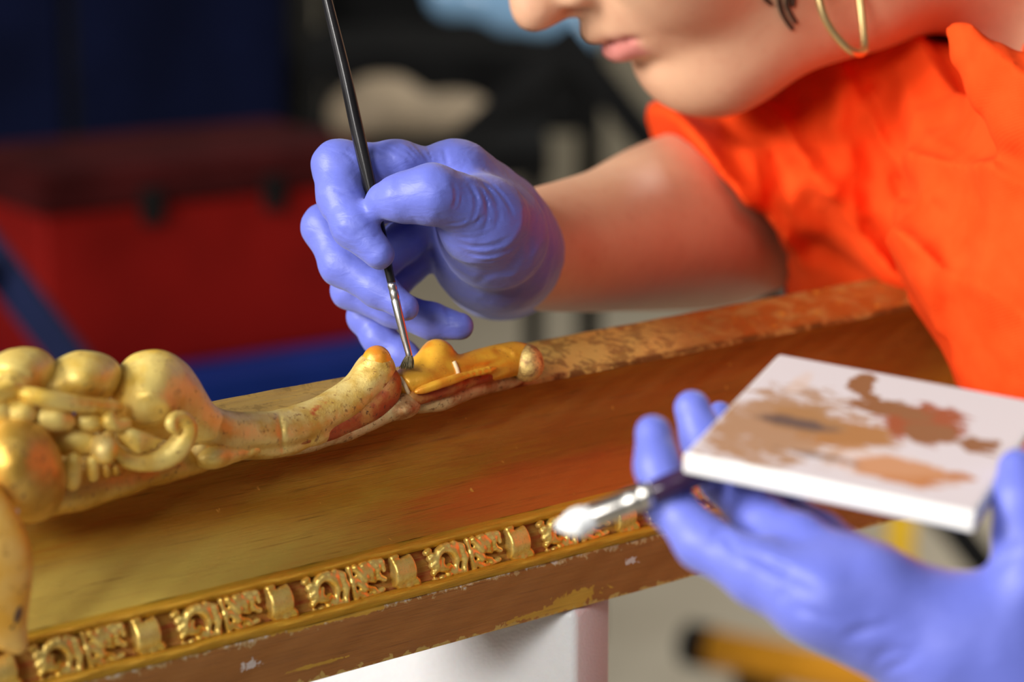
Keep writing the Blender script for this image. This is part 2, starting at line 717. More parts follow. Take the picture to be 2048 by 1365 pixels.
def ellmask(M, U, V, cu, cv, ru, rv, noise, amt=0.6, soft=0.25):
    a = M.math('DIVIDE', M.math('SUBTRACT', U, cu), ru)
    b = M.math('DIVIDE', M.math('SUBTRACT', V, cv), rv)
    r = M.math('SQRT', M.math('ADD', M.math('MULTIPLY', a, a), M.math('MULTIPLY', b, b)))
    r = M.math('ADD', r, M.math('MULTIPLY', M.math('SUBTRACT', noise, 0.5), amt * 2))
    return M.math('SUBTRACT', 1.0, M.ramp(r, 1 - soft, 1 + soft))


def s_at(px, py, n):
    return rsu(rp(px, py, n))[0]


def cove_extra(M, c, U, V, g1, g2, fine):
    # red bole wear and painted shirt reflection, lower half towards the sitter's side
    m1 = ellmask(M, U, V, s_at(1130, 990, .02), 0.84, 0.075, 0.26, g2, 0.5, 0.4)
    c = M.mix(M.math('MULTIPLY', m1, 0.85), c, (0.50, 0.105, 0.014))
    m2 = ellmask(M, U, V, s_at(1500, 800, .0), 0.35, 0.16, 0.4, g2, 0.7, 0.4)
    c = M.mix(M.math('MULTIPLY', m2, 0.6), c, (0.30, 0.07, 0.012))  # darker red tone painted in for the shirt's reflection
    # green-gold leaf left on the lower part at the carved end
    m3 = ellmask(M, U, V, s_at(150, 1180, .025), 0.86, 0.10, 0.30, g1, 0.3, 0.5)
    c = M.mix(M.math('MULTIPLY', m3, 0.8), c, (0.54, 0.41, 0.085))
    sp = M.noise(M.co('UV', (1, .03, 1), loc=(9, 4, 0)), 260, 2)
    return M.mix(M.ramp(sp, 0.72, 0.75), c, (0.70, 0.36, 0.05))


def top_extra(M, c, U, V, g1, g2, fine):
    n1, n2 = iso(M, .028, 230, 1), iso(M, .028, 90, 4)
    c = M.mix(M.math('MULTIPLY', M.ramp(n1, 0.53, 0.62), 0.55), c, (0.26, 0.15, 0.03))
    a, b_ = s_at(1090, 700, 0), s_at(1420, 660, 0)
    m = M.math('MULTIPLY', M.ramp(U, a - .004, a + .012), M.math('SUBTRACT', 1.0, M.ramp(M.math('ADD', U, M.math('MULTIPLY', n2, .06)), b_, b_ + .05)))
    m = M.math('MULTIPLY', m, M.ramp(M.math('ADD', M.math('MULTIPLY', n1, .6), M.math('MULTIPLY', n2, .5)), 0.50, 0.56))
    c = M.mix(m, c, (0.84, 0.62, 0.16))
    m2 = M.math('MULTIPLY', M.ramp(U, s_at(1330, 660, 0), s_at(1520, 640, 0)), M.ramp(n2, 0.36, 0.56))
    c = M.mix(M.math('MULTIPLY', m2, 0.85), c, (0.44, 0.13, 0.012))
    c = M.mix(M.math('MULTIPLY', M.ramp(U, s_at(1330, 660, 0), s_at(1520, 640, 0)), M.ramp(n1, 0.60, 0.68)), c, (0.74, 0.42, 0.05))
    lip = M.math('MULTIPLY', M.ramp(V, 0.86, 0.93), M.ramp(n2, 0.42, 0.55))
    return M.mix(lip, c, (0.20, 0.09, 0.015))


def side_extra(M, c, U, V, g1, g2, fine):
    # chipped white gesso and gold along both edges, worn yellow patches, a few chips
    e1 = M.math('ADD', V, M.math('MULTIPLY', M.math('SUBTRACT', iso(M, .019, 330, 5), 0.5), 0.5))
    edge = M.math('SUBTRACT', 1.0, M.ramp(e1, 0.015, 0.05))
    c = M.mix(edge, c, (0.50, 0.34, 0.14))
    w_ = M.math('MULTIPLY', M.math('SUBTRACT', 1.0, M.ramp(e1, -0.03, 0.0)), M.math('SUBTRACT', 1.0, M.ramp(U, 0.02, 0.10)))
    c = M.mix(w_, c, (0.66, 0.60, 0.55))
    b_ = M.ramp(M.math('ADD', V, M.math('MULTIPLY', M.math('SUBTRACT', iso(M, .019, 210, 8), 0.5), 0.45)), 0.955, 0.985)
    c = M.mix(b_, c, (0.55, 0.38, 0.10))
    i1 = iso(M, .019, 260)
    i2 = iso(M, .019, 520, 3)
    for px, py, ru, rv in ((1150, 1202, .0135, .17), (1110, 1222, .020, .06), (640, 1330, .012, .03), (700, 1225, .016, .07), (640, 1240, .02, .05)):
        s, n, u = rsu(rp(px, py, .036))
        v = (u - U_TOP) / (U_BOT - U_TOP)
        c = M.mix(ellmask(M, U, V, s, v, ru, rv, i1, 1.3, 0.06), c, (0.56, 0.33, 0.035))
    for px, py, ru, rv in ((503, 1328, .0032, .07), (1262, 1122, .0028, .06)):
        s, n, u = rsu(rp(px, py, .036))
        v = (u - U_TOP) / (U_BOT - U_TOP)
        c = M.mix(ellmask(M, U, V, s, v, ru, rv, i2, 2.2, 0.1), c, (0.66, 0.60, 0.56))
    return c


T0, T1 = pr(738, -0.026), pr(815, 0.0)
U_TOP, U_BOT = pr(1203, 0.0375)[1], pr(1315, 0.0345)[1]
cove = []
for t in np.linspace(0, 1, 26):
    y = 823 + (1085 - 823) * t
    n = 0.0005 - 0.0075 * math.sin(math.pi * min(1, t * 1.5)) * (1 - t) + 0.029 * t ** 2.0
    cove.append(pr(y, n))
fill = [pr(1085 + 27 * t, 0.0295 + 0.004 * math.sin(math.pi * t * 0.8)) for t in np.linspace(0, 1, 7)]
band = [fill[-1]] + [pr(1114 + 63 * t, 0.0312 + 0.003 * t) for t in np.linspace(0, 1, 5)]
low = [band[-1]] + [pr(1178 + 25 * t, 0.0345 + 0.0035 * math.sin(math.pi * (0.15 + t * 0.7))) for t in np.linspace(0, 1, 7)]
side = [low[-1], pr(1206, 0.0362)] + [pr(1206 + 109 * t, 0.0366 - 0.002 * t) for t in np.linspace(0.05, 1, 8)]
topf = [T0, (T0[0] + 0.001, T0[1] + 0.0012)] + [(T0[0] + (T1[0] - T0[0]) * t, T0[1] + (T1[1] - T0[1]) * t + 0.0015 * math.sin(math.pi * t)) for t in np.linspace(0.1, 0.96, 8)] + [T1, cove[0]]
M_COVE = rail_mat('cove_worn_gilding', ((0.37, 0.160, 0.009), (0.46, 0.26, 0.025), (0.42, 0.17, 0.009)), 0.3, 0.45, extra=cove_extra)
M_TOPE = rail_mat('top_edge_gilding', ((0.52, 0.33, 0.09), (0.44, 0.27, 0.07), (0.62, 0.36, 0.05)), 0.4, 0.42, extra=top_extra)
M_FIL = rail_mat('fillet_burnished_gold', ((0.74, 0.44, 0.035), (0.64, 0.35, 0.025), (0.82, 0.54, 0.07)), 0.55, 0.27, grain=0.2)
M_BBG = rail_mat('band_ground_gold_over_bole', ((0.45, 0.22, 0.03), (0.40, 0.07, 0.012), (0.55, 0.34, 0.07)), 0.4, 0.36, sx=30)
M_SIDE = rail_mat('brown_painted_side', ((0.33, 0.132, 0.024), (0.37, 0.152, 0.030), (0.29, 0.112, 0.020)), 0.0, 0.55, grain=0.45, extra=side_extra)
M_WOOD = plain('bare_back_wood', (0.16, 0.08, 0.03), 0.7, var=0.3, nscale=40)
rail_section('top_edge', topf, M_TOPE)
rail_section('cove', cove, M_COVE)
rail_section('gilt_fillet', fill, M_FIL)
rail_section('ornament_ground', band, M_BBG)
rail_section('lower_fillet', low, M_FIL)
rail_section('brown_side', side, M_SIDE)
rail_section('rear_side', [side[-1], (-0.012, U_BOT), (-0.026, U_BOT + 0.02), T0], M_WOOD)
for s in (S0, S1):
    ring = cove + fill[1:] + band[1:] + low[1:] + side[1:] + [(-0.012, U_BOT), (-0.026, U_BOT + 0.02)] + topf[:-1]
    link_mesh('end_grain', [P0 + RD * s + RN * n + RU * u for n, u in ring], [tuple(range(len(ring)))], M_WOOD, frame, smooth=False)


# -- the running ornament on the band: three carved pieces that repeat
def local_sdf(ops, lo, hi, h, mat, name):
    s = Sdf()
    for o in ops:
        o(s)
    V, F = mesh_sdf(s, lo, hi, h)
    me = bpy.data.meshes.new(name)
    me.from_pydata([tuple(v) for v in V], [], [tuple(int(i) for i in f) for f in F])
    me.polygons.foreach_set('use_smooth', np.ones(len(me.polygons), dtype=bool))
    me.materials.append(mat)
    return me


mm = 0.001


def pc(pts, r, k=1.0):
    """capsule chain in mm: x along, y up the band, r radius; sits on the band ground"""
    def add(s):
        P3 = [np.array([p[0], p[1], (p[2] if len(p) > 2 else 0.9) - 0.35]) * mm for p in pts]
        rr = r if hasattr(r, '__len__') else [r] * len(pts)
        s.chain(P3, [q * mm for q in rr], k * mm)
    return add


def arc(cx, cy, R, a0, a1, n=8, z=1.0):
    return [(cx + R * math.cos(math.radians(a)), cy + R * math.sin(math.radians(a)), z) for a in np.linspace(a0, a1, n)]


opsA = [pc([(1.0, 4.0), (2.4, 4.6)], 1.0), pc([(2.2, 1.8), (3.4, 2.6)], 1.05), pc([(2.6, -0.6), (3.8, 0.2)], 1.0), pc([(3.0, -3.0), (4.2, -2.2)], 1.0),
        pc(arc(8.6, 0.4, 3.9, 20, 215), [1.5, 1.5, 1.45, 1.35, 1.2, 1.1, 1.0, 0.9]), pc(arc(8.4, -0.6, 1.7, 120, 330, 6), 0.75), pc([(6.4, -2.4), (8.4, -2.6)], 0.9),
        pc([(10.2, 4.4), (12.4, 3.2), (13.2, 0.2), (12.6, -2.8)], [1.2, 1.35, 1.25, 0.9]),
        pc([(12.8, 5.0), (15.2, 3.2), (16.2, 0.0), (16.0, -4.4)], [1.1, 1.5, 1.45, 1.0]), pc([(12.4, -4.2), (15.8, -4.8)], 1.0),
        pc([(3.2, -5.3), (4.0, -5.2)], 0.85), pc([(6.0, -5.0), (6.8, -4.9)], 0.85), pc([(8.8, -4.8), (9.6, -4.6)], 0.9), pc([(10.6, -2.4), (11.4, -4.4)], 0.8)]
opsB = [pc([(0.8, 4.9), (1.4, 0.5), (2.4, -5.0)], [0.9, 1.1, 0.9]), pc([(3.2, 4.6), (6.4, 1.0), (10.5, -0.8)], [1.3, 1.2, 0.6]), pc([(2.8, 1.0), (6.0, -1.8), (10.0, -2.8)], [1.1, 1.1, 0.7]),
        pc([(6.0, 4.6), (7.2, 2.6)], [1.2, 1.2]), pc([(7.6, 4.9), (9.0, 2.4), (9.8, 0.4)], [1.0, 1.25, 0.9]), pc([(9.6, 5.0), (11.6, 3.2), (12.0, 0.6)], [0.9, 1.2, 0.9]),
        pc([(11.0, 5.2), (13.6, 4.4), (14.4, 2.0)], [0.8, 1.1, 0.9]), pc([(12.0, 0.4), (14.2, -0.8)], 1.0), pc([(3.6, -3.2), (5.6, -4.4)], 1.1),
        pc([(7.2, -4.6), (8.0, -4.5)], 0.85), pc([(9.8, -4.3), (10.6, -4.2)], 0.9), pc([(12.2, -3.9), (13.2, -3.7)], 0.9)]


def husk_op(s):
    def f(P):
        q = P / np.float32(mm)
        x, y, z = q.T
        xx = np.clip((x - 0.6) / 8.5, 0, 1)
        half = 4.0 + 0.7 * np.abs(xx - 0.45) * 2 + 1.2 * np.clip(xx - 0.8, 0, 1)
        dx = np.maximum(np.abs(x - 4.6) - 3.6, 0)
        dy = np.maximum(np.abs(y - 0.2) - (half - 0.6), 0)
        dz = np.maximum(np.abs(z) - (2.1 - 0.085 * (y - 0.2) ** 2), 0)
        return (np.sqrt(dx * dx + dy * dy + dz * dz) - 0.6) * np.float32(mm) * 0.8
    s.fun(f, 0.0004)
    pc([(2.0, -4.4, 1.2), (6.0, -4.6, 1.2), (9.0, -3.9, 1.3), (10.0, -4.8, 1.1)], [0.7, 0.8, 1.2, 0.7])(s)
    pc([(0.8, 5.0, 1.0), (3.0, 5.2, 1.1)], [0.7, 0.7])(s)
    pc([(9.6, -4.6, 1.0), (10.2, -5.4, 0.8)], [0.9, 0.4])(s)


me_A = local_sdf(opsA, np.array([-1.5, -7, -1.2]) * mm, np.array([19, 7, 3.5]) * mm, 0.32 * mm, M_BAND, 'curled_leaf')
me_B = local_sdf(opsB, np.array([-1.5, -7, -1.2]) * mm, np.array([17, 7, 3.5]) * mm, 0.32 * mm, M_BAND, 'fan_leaf')
me_H = local_sdf([husk_op], np.array([-1.5, -7, -1.5]) * mm, np.array([13, 7, 3.5]) * mm, 0.32 * mm, M_BAND, 'bell_husk')
bc = (np.array(band[0]) + np.array(band[-1])) / 2
bdir = nrm(np.array(band[0]) - np.array(band[-1]))
BU = nrm(RN * bdir[0] + RU * bdir[1])
BO = np.cross(RD, BU)
if np.dot(BO, RN) < 0:
    BO = -BO
s_ref = s_at(880, 1115, 0.033)       # start of one bell husk
s_ref2 = s_at(385, 1240, 0.033)
PERIOD = s_at(1120 - 0, 1055, 0.033) - s_ref
PERIOD = (s_at(948 + 60, 1080, 0.033) - s_at(528, 1190, 0.033)) / 2
sh0 = s_at(528, 1190, 0.033)
for k in range(-5, 11):
    sh = sh0 + k * PERIOD
    if not (S0 < sh < S1 - 0.02):
        continue
    sc = PERIOD / (52 * mm)
    for me, off, nm in ((me_H, 0.5, 'bell_husk'), (me_A, 15.2, 'curled_leaf'), (me_B, 34.0, 'fan_leaf')):
        s = sh + off * mm * sc
        if s > S1 - 0.02:
            continue
        o = bpy.data.objects.new(nm, me)
        COL.objects.link(o)
        o.parent = frame
        p = P0 + RD * s + RN * bc[0] + RU * bc[1] - origin(frame)
        jig = 1 + rng.uniform(-.04, .04)
        Mx = Matrix((np.append(RD * sc * 1.07, 0), np.append(BU * jig * 1.12, 0), np.append(BO * 1.45, 0), np.append(p, 1))).transposed()
        o.matrix_local = Mx


# -- carved shell, scroll arm and acanthus at the top edge
def pxm(v, P):
    """pixels to metres at the depth of P"""
    return v * float(np.dot(P - CAM, FW)) / FPX


def basis(ang):
    a = math.radians(ang)
    x = RT * math.cos(a) - UPV * math.sin(a)
    y = RT * math.sin(a) + UPV * math.cos(a)
    return np.array([x, y, FW])


def ell_px(s, px, py, n, rx, ry, rd, ang=0, k=0.004):
    """ellipsoid centred on a place of the carving; rx, ry in pixels at its depth, ang clockwise, rd in m"""
    P = rp(px, py, n)
    s.ell(P, basis(ang), (pxm(rx, P), pxm(ry, P), rd), k)
    return P


def tube_px(s, pts, k=0.003, nsp=5, flat=None):
    """pts rows: px, py, n, radius in px"""
    q = spline(pts, nsp)
    Ps = [rp(a, b, c) for a, b, c, r in q]
    s.chain(Ps, [pxm(r, P) for P, (a, b, c, r) in zip(Ps, q)], k)
    return Ps


def carve(name, build, mat, h=0.0007, pad=0.012, noise=0.0, ns=300, label=None, parent=None, relax=1):
    s = Sdf()
    pts = build(s)
    if noise:
        s.dis(lambda P: noise * wob(P, ns))
    pts = np.array(pts)
    o = sdf_obj(name, s, pts.min(0) - pad, pts.max(0) + pad, h, mat, parent or frame, relax)
    if label:
        o['label'] = label
    return o


def extent(P, rx, ry, rd, ang=0):
    B = basis(ang)
    a, b = pxm(rx, P), pxm(ry, P)
    return [P + B[0] * a + B[1] * b + FW * rd, P - B[0] * a - B[1] * b - FW * rd, P + B[0] * a - B[1] * b, P - B[0] * a + B[1] * b]


def lobe(px, py, n, rx, ry, rd, ang, cut=None, dents=()):
    def b(s):
        P = ell_px(s, px, py, n, rx, ry, rd, ang)
        for d in dents:
            s.dis(d)
        return extent(P, rx, ry, rd, ang)
    return b


def zof(P):
    return float(np.dot(P - CAM, FW))


NB = 0.008      # how far the carving stands in front of the lip
def lobe1(s):
    P = ell_px(s, 42, 748, NB, 70, 52, .020, -14)
    ell_px(s, -10, 795, NB + .004, 80, 52, .018, -25, .006)
    creases(s, [(-15, 742, 60, 752, 1.0, .7, 1), (-15, 765, 50, 768, 1.0, .7, 1), (-10, 788, 40, 782, 1.0, .6, 0)], 1.0, .4, .006)
    return extent(P, 150, 110, .022)


def lobe2(s):
    P = ell_px(s, 174, 757, NB, 68, 54, .021, -8)
    tube_px(s, [(150, 770, NB + .001, 42), (112, 776, NB + .004, 27), (80, 778, NB + .006, 11)], .006)
    return extent(P, 115, 80, .022)


carve('carved_lobe', lobe1, M_GOLD, noise=0.0002, ns=500)
carve('carved_lobe', lobe2, M_GOLD, noise=0.0002, ns=480)


def lobe3(s):
    P = ell_px(s, 300, 792, NB + .002, 66, 76, .020, 32)
    tube_px(s, [(300, 765, NB, 46), (345, 805, NB, 46), (395, 850, NB, 40), (440, 872, NB - .002, 30)], 0.012)
    s.dis(crease(270, 790, 350, 838, zof(P) - .019, .0022, -0.0011, 0.003))
    return extent(P, 150, 110, .022) + [rp(450, 880, NB), rp(300, 690, NB)]


carve('carved_lobe', lobe3, M_GOLD, noise=0.0002, ns=480)


def strap(s):
    return tube_px(s, [(46, 788, NB + .018, 13), (95, 799, NB + .021, 14), (150, 808, NB + .021, 14), (236, 815, NB + .016, 13)], 0.002)


carve('carved_strap', strap, M_GOLD)
for pts in ([(82, 833, NB + .018, 19), (108, 838, NB + .019, 20), (136, 844, NB + .018, 14)], [(164, 841, NB + .017, 15), (184, 843, NB + .017, 16), (204, 843, NB + .015, 12)],
            [(20, 828, NB + .016, 24), (50, 826, NB + .018, 24)], [(-40, 835, NB + .014, 26), (0, 826, NB + .016, 24)]):
    carve('carved_bead', lambda s, pts=pts: tube_px(s, pts, 0.002), M_GOLD, noise=0.0004, ns=420)


def curl(s):
    return tube_px(s, [(218, 822, NB + .017, 8), (216, 842, NB + .02, 8), (232, 852, NB + .02, 8), (256, 846, NB + .018, 8)], 0.002)


carve('small_curl', curl, M_GOLD)


def panel(s):
    P = ell_px(s, 138, 880, NB + .012, 66, 32, .006, 12)
    return extent(P, 85, 42, .010, 10)


carve('hollow_panel', panel, M_GOLD, noise=0.0006, ns=380)


def fan(s):
    E = []
    for i, (x1, y1) in enumerate(((320, 882), (312, 894), (296, 902), (276, 905))):
        E += tube_px(s, [(238 + i * 2, 858 + i * 8, NB + .017, 8), (274, 870 + i * 9, NB + .020, 9), (x1, y1, NB + .017, 5)], 0.0008)
    return E


carve('carved_fan', fan, M_GOLD)


def volute(s):
    return tube_px(s, [(212, 866, NB + .016, 14), (222, 898, NB + .018, 14), (250, 919, NB + .018, 15), (286, 926, NB + .018, 17), (325, 918, NB + .018, 21), (358, 893, NB + .019, 23), (376, 860, NB + .02, 18), (366, 838, NB + .02, 13),
                       (349, 836, NB + .021, 10), (340, 849, NB + .022, 9), (349, 862, NB + .022, 8)], 0.001)


carve('scroll_volute', volute, M_GOLD, noise=0.0002)


def bulb(s):
    P = ell_px(s, 36, 925, NB + .022, 62, 84, .017, -6)
    tube_px(s, [(40, 960, NB + .016, 46), (70, 995, NB + .012, 36)], .02)
    return extent(P, 70, 100, .02) + [rp(110, 1040, NB), rp(0, 1040, NB)]


carve('carved_bulb', bulb, M_GOLDB, noise=0.0003, ns=350)
for (xa, ya, xb, yb, r) in ((104, 912, 98, 962, 10), (146, 920, 144, 966, 17), (184, 922, 186, 952, 13), (212, 932, 214, 948, 9), (231, 934, 233, 946, 8)):
    carve('carved_flute', lambda s, q=(xa, ya, xb, yb, r): tube_px(s, [(q[0], q[1], NB + .021, q[4]), (q[2], q[3], NB + .018, q[4])], 0.001), M_GOLD if r > 9 else M_GOLDB, noise=0.0004, ns=300)
carve('gilt_drop', lambda s: tube_px(s, [(206, 890, NB + .020, 17), (209, 905, NB + .022, 20)], 0.003), M_GOLDY, noise=0.0004)


def plinth(s):
    E = tube_px(s, [(20, 1010, NB + .004, 30), (130, 985, NB + .005, 34), (240, 955, NB + .004, 30), (330, 930, NB + .002, 26), (420, 912, NB, 20)], 0.004)
    return E


carve('carved_base', plinth, M_GOLDB, noise=0.0006, ns=260)


def bud(s):
    P = ell_px(s, 425, 915, NB + .004, 36, 25, .010, -8)
    ell_px(s, 470, 908, NB + .001, 26, 17, .008, -12)
    ell_px(s, 508, 900, NB, 18, 12, .006, -12)
    return extent(P, 50, 40, .012) + [rp(530, 890, 0), rp(530, 920, NB)]


carve('carved_bud', bud, M_GOLD, noise=0.0003)
carve('gilt_drop', lambda s: tube_px(s, [(392, 890, NB + .002, 14), (402, 905, NB + .004, 16)], 0.003), M_GOLDY)


def scroll_arm(s):
    E = tube_px(s, [(380, 850, NB, 42), (440, 868, NB - .001, 36), (500, 872, NB - .002, 36), (560, 868, NB - .003, 36), (620, 850, NB - .004, 36), (680, 822, NB - .005, 36), (722, 786, NB - .006, 32),
                     (748, 748, NB - .006, 27), (752, 738, NB - .006, 24)], 0.004, 6)
    z = zof(rp(600, 860, NB + .005))
    s.dis(crease(556, 826, 566, 905, z + .004, .0008, .0010, .0005))
    s.dis(crease(470, 893, 660, 862, z, .0016, .0012, -.003))
    s.dis(crease(640, 866, 772, 772, z + .012, .0022, .0018, -.004))
    s.dis(crease(725, 738, 783, 742, zof(rp(755, 740, NB)), .0012, .0008, .0006))
    return E


carve('scroll_arm', scroll_arm, M_ARM, noise=0.00018, ns=420)
carve('scroll_tip', lambda s: tube_px(s, [(750, 742, NB - .0055, 25.5), (753, 728, NB - .0055, 24), (754, 716, NB - .0055, 21)], 0.002), M_OCHRE, label='fresh ochre-toned tip of the scroll')


def ridge_red(s):
    return tube_px(s, [(560, 884, NB + .000, 14), (640, 868, NB - .001, 17), (710, 838, NB - .001, 19), (760, 802, NB - .002, 22), (775, 770, NB - .003, 20), (770, 748, NB - .004, 14)], 0.003)


carve('red_flank', ridge_red, M_RED, noise=0.0003, ns=300, label='red bole showing where the gold is rubbed away')


def lower_lip(s):
    E = tube_px(s, [(470, 905, NB - .002, 11), (560, 898, NB - .001, 12), (640, 880, NB - .001, 13), (720, 852, NB - .001, 15), (790, 818, NB - .001, 17), (822, 808, NB - .002, 19)], 0.003)
    ell_px(s, 806, 822, NB, 26, 15, .006, -15, 0.002)
    return E


carve('lower_lip', lower_lip, M_SLAB, noise=0.0005, ns=260)


def acanthus(s):
    E = tube_px(s, [(800, 772, NB - .004, 14), (840, 764, NB - .003, 20), (890, 752, NB - .003, 25), (950, 735, NB - .004, 27), (1005, 722, NB - .004, 28), (1048, 716, NB - .004, 25)], 0.003)
    tube_px(s, [(852, 752, NB - .006, 18), (868, 724, NB - .008, 26), (878, 708, NB - .009, 25)], 0.003)
    tube_px(s, [(890, 735, NB - .010, 14), (898, 712, NB - .011, 14)], 0.002)
    tube_px(s, [(806, 760, NB - .007, 14), (830, 748, NB - .009, 14), (850, 742, NB - .009, 16)], 0.004)
    creases(s, [(800, 800, 900, 762, 1.0, 1.3, -1), (880, 772, 1040, 728, 1.0, 1.2, -1.5), (850, 775, 1000, 738, .6, .7, -1), (900, 745, 1030, 712, .7, .6, -.6), (795, 752, 826, 800, .8, 1.2, .8), (985, 700, 1030, 712, 1.2, .8, 0)], 1.0, 0.2, .006)
    global ACA
    ACA = s
    return E + [rp(880, 680, NB - .011)]


carve('acanthus_leaf', acanthus, M_OCHRE, noise=0.0002, ns=420, label='fresh ochre-toned carved leaf under the brush')


def knob(s):
    P = ell_px(s, 1055, 727, NB - .002, 33, 38, .0095, 0)
    return extent(P, 34, 40, .012)


M_KNOB = gilt('tarnished_gilding', (0.84, 0.60, 0.20), (0.28, 0.13, 0.05), (0.12, 0.06, 0.03), metal=0.35, rough=0.32, wear=0.56, grime=0.5, scale=230, bumps=0.5)
carve('leaf_knob', knob, M_KNOB, noise=0.0004, ns=420)
carve('leaf_ridge', lambda s: tube_px(s, [(820, 798, NB - .001, 13), (880, 778, NB, 14), (920, 764, NB, 12), (1000, 745, NB - .003, 10)], 0.003), M_RED, noise=0.0003)
carve('leaf_ridge', lambda s: tube_px(s, [(832, 784, NB + .003, 5), (880, 768, NB + .0045, 6), (930, 752, NB + .0045, 6), (990, 737, NB + .003, 4)], 0.002), M_OCHRE, noise=0.0002)
carve('rubbed_slab', lambda s: tube_px(s, [(828, 812, NB - .004, 13), (880, 798, NB - .003, 18), (925, 780, NB - .004, 17), (980, 768, NB - .006, 14), (1040, 755, NB - .006, 11)], 0.003), M_SLAB, noise=0.0004)
M_CREAM = plain('cream_fill', (0.70, 0.52, 0.30), 0.5, var=0.12, nscale=200)
def on_surface(f, pts, lift=0.0003):
    out = []
    for x, y in spline(pts, 4):
        z = surf(f, x, y, .7, 1.1)
        if z:
            out.append(at(x, y, z - lift))
    return out


for pts in ([(908, 724), (914, 738), (917, 750), (921, 762)], [(800, 756), (808, 768), (815, 782), (823, 797)]):
    Q_ = on_surface(ACA, pts)
    if len(Q_) > 2:
        link_mesh('cream_band', *tube_mesh(Q_, .0008, 8), M_CREAM, frame)


# -- peach leaf at the near end of the rail
def leaf(s):
    pts = [(-40, 985, .040, 30), (-14, 1060, .043, 44), (-8, 1130, .045, 56), (-6, 1200, .045, 50), (12, 1258, .043, 27), (30, 1292, .040, 8)]
    q = spline(pts, 5)
    Ps = [rp(a, b, c) for a, b, c, r in q]

    def f(P):
        d = None
        for P1, (a, b, c, r) in zip(Ps, q):
            rr = pxm(r, P1)
            e = ell_d(P, P1, np.array([RD, RU, RN]), (rr * 1.15, rr * 0.9, 0.0035))
            d = e if d is None else smin(d, e, .004)
        return d
    s.fun(f, 0.001)
    return Ps + [p + RD * .02 for p in Ps] + [p - RD * .02 for p in Ps]


carve('peach_leaf', leaf, M_PEACH, label='peach-coloured undercoated leaf')

M_DKCH = plain('dark_worn_wood', (0.06, 0.03, 0.02), 0.6, var=0.4, nscale=200)
M_GES = plain('white_gesso', (0.78, 0.72, 0.64), 0.7, var=0.1, nscale=200)
for nm, m_, px, py, rx, ry in (('gesso_chip', M_GES, 30, 1024, 8, 6), ('gesso_chip', M_GES, 46, 1062, 6, 12), ('gesso_chip', M_GES, 50, 1122, 6, 10), ('worn_spot', M_DKCH, 33, 1228, 10, 22), ('worn_spot', M_DKCH, 16, 1252, 14, 10), ('gesso_chip', M_GES, 12, 1246, 6, 5)):
    def chip(s, px=px, py=py, rx=rx, ry=ry):
        P = ell_px(s, px, py, np.interp(py, [1000, 1062, 1122, 1230, 1260], [.0415, .0435, .0465, .0492, .0478]), rx, ry, .0009, 8)
        return extent(P, rx, ry, .002)
    carve(nm, chip, m_, h=.0005, pad=.004, noise=.0006, ns=700)

# ------------------------------------------------------------------ foam under the rail, on a trestle
M_FOAM = NT('white_polyethylene_foam')
_c = M_FOAM.co()
_v = M_FOAM.n('ShaderNodeTexVoronoi')
_v.inputs['Scale'].default_value = 800
M_FOAM.L(_c, _v.inputs['Vector'])
M_FOAM.col(M_FOAM.mix(M_FOAM.noise(_c, 300), (0.72, 0.71, 0.72), (0.78, 0.77, 0.78)))
M_FOAM.bump(_v.outputs['Distance'], 0.25, 0.0005)
M_FOAM.set(rough=0.35, spec=0.5, sss=0.1)
zt = P0[2] + U_BOT
fA = nrm([0.88, -0.47, 0])
fB = np.array([0.47, 0.88, 0])
fcor = rp(1152, 1214, .037)
fc = fcor - fA * 0.09 + fB * 0.015
foam_h = 0.075
foam = link_mesh('foam_block', *box_mesh((fc[0], fc[1], zt - foam_h), fA * 0.09, fB * 0.015, RU * foam_h, 0.003), M_FOAM.m)
tag(foam, 'white foam block propping up the underside of the gilded rail', 'foam block')
trestle = thing('trestle', 'wooden trestle below the white foam block', 'trestle', (fc[0], fc[1], 0))
M_TREST = plain('raw_pine', (0.42, 0.27, 0.14), 0.6, var=0.2, nscale=25)
tz = zt - 2 * foam_h
link_mesh('beam', *box_mesh((fc[0], fc[1], tz - 0.025), fA * 0.13, fB * 0.06, RU * 0.025, 0.003), M_TREST, trestle, smooth=False)
for i in (-1, 1):
    for j in (-1, 1):
        a = np.array([fc[0], fc[1], tz - 0.05]) + fA * i * 0.11 + fB * j * 0.04
        b = np.array([fc[0], fc[1], 0.0]) + fA * i * 0.13 + fB * j * 0.18
        ax = nrm(b - a)
        e1 = nrm(np.cross(ax, fA))
        link_mesh('leg', *box_mesh((a + b) / 2, fA * 0.016, e1 * 0.012, (b - a) / 2), M_TREST, trestle, smooth=False)

# ------------------------------------------------------------------ the fine brush in the right hand
M_BLACK = plain('black_lacquer', (0.012, 0.011, 0.012), 0.22, var=0.3, nscale=80)
M_STEEL = plain('nickel_ferrule', (0.60, 0.57, 0.53), 0.30, metal=1.0, var=0.06)
M_HAIR = plain('bristle_hair', (0.13, 0.10, 0.04), 0.5, var=0.5, nscale=900)
ZB = 0.850
B_TIP = at(818, 733, ZB)
brush = thing('paint_brush', 'thin black-handled paint brush touching the carved leaf', 'paint brush', B_TIP)


def lathe(axis_pts, rad, **k):
    return tube_mesh(axis_pts, rad, 24)


def bpt(x, y, z=ZB):
    return at(x, y, z)


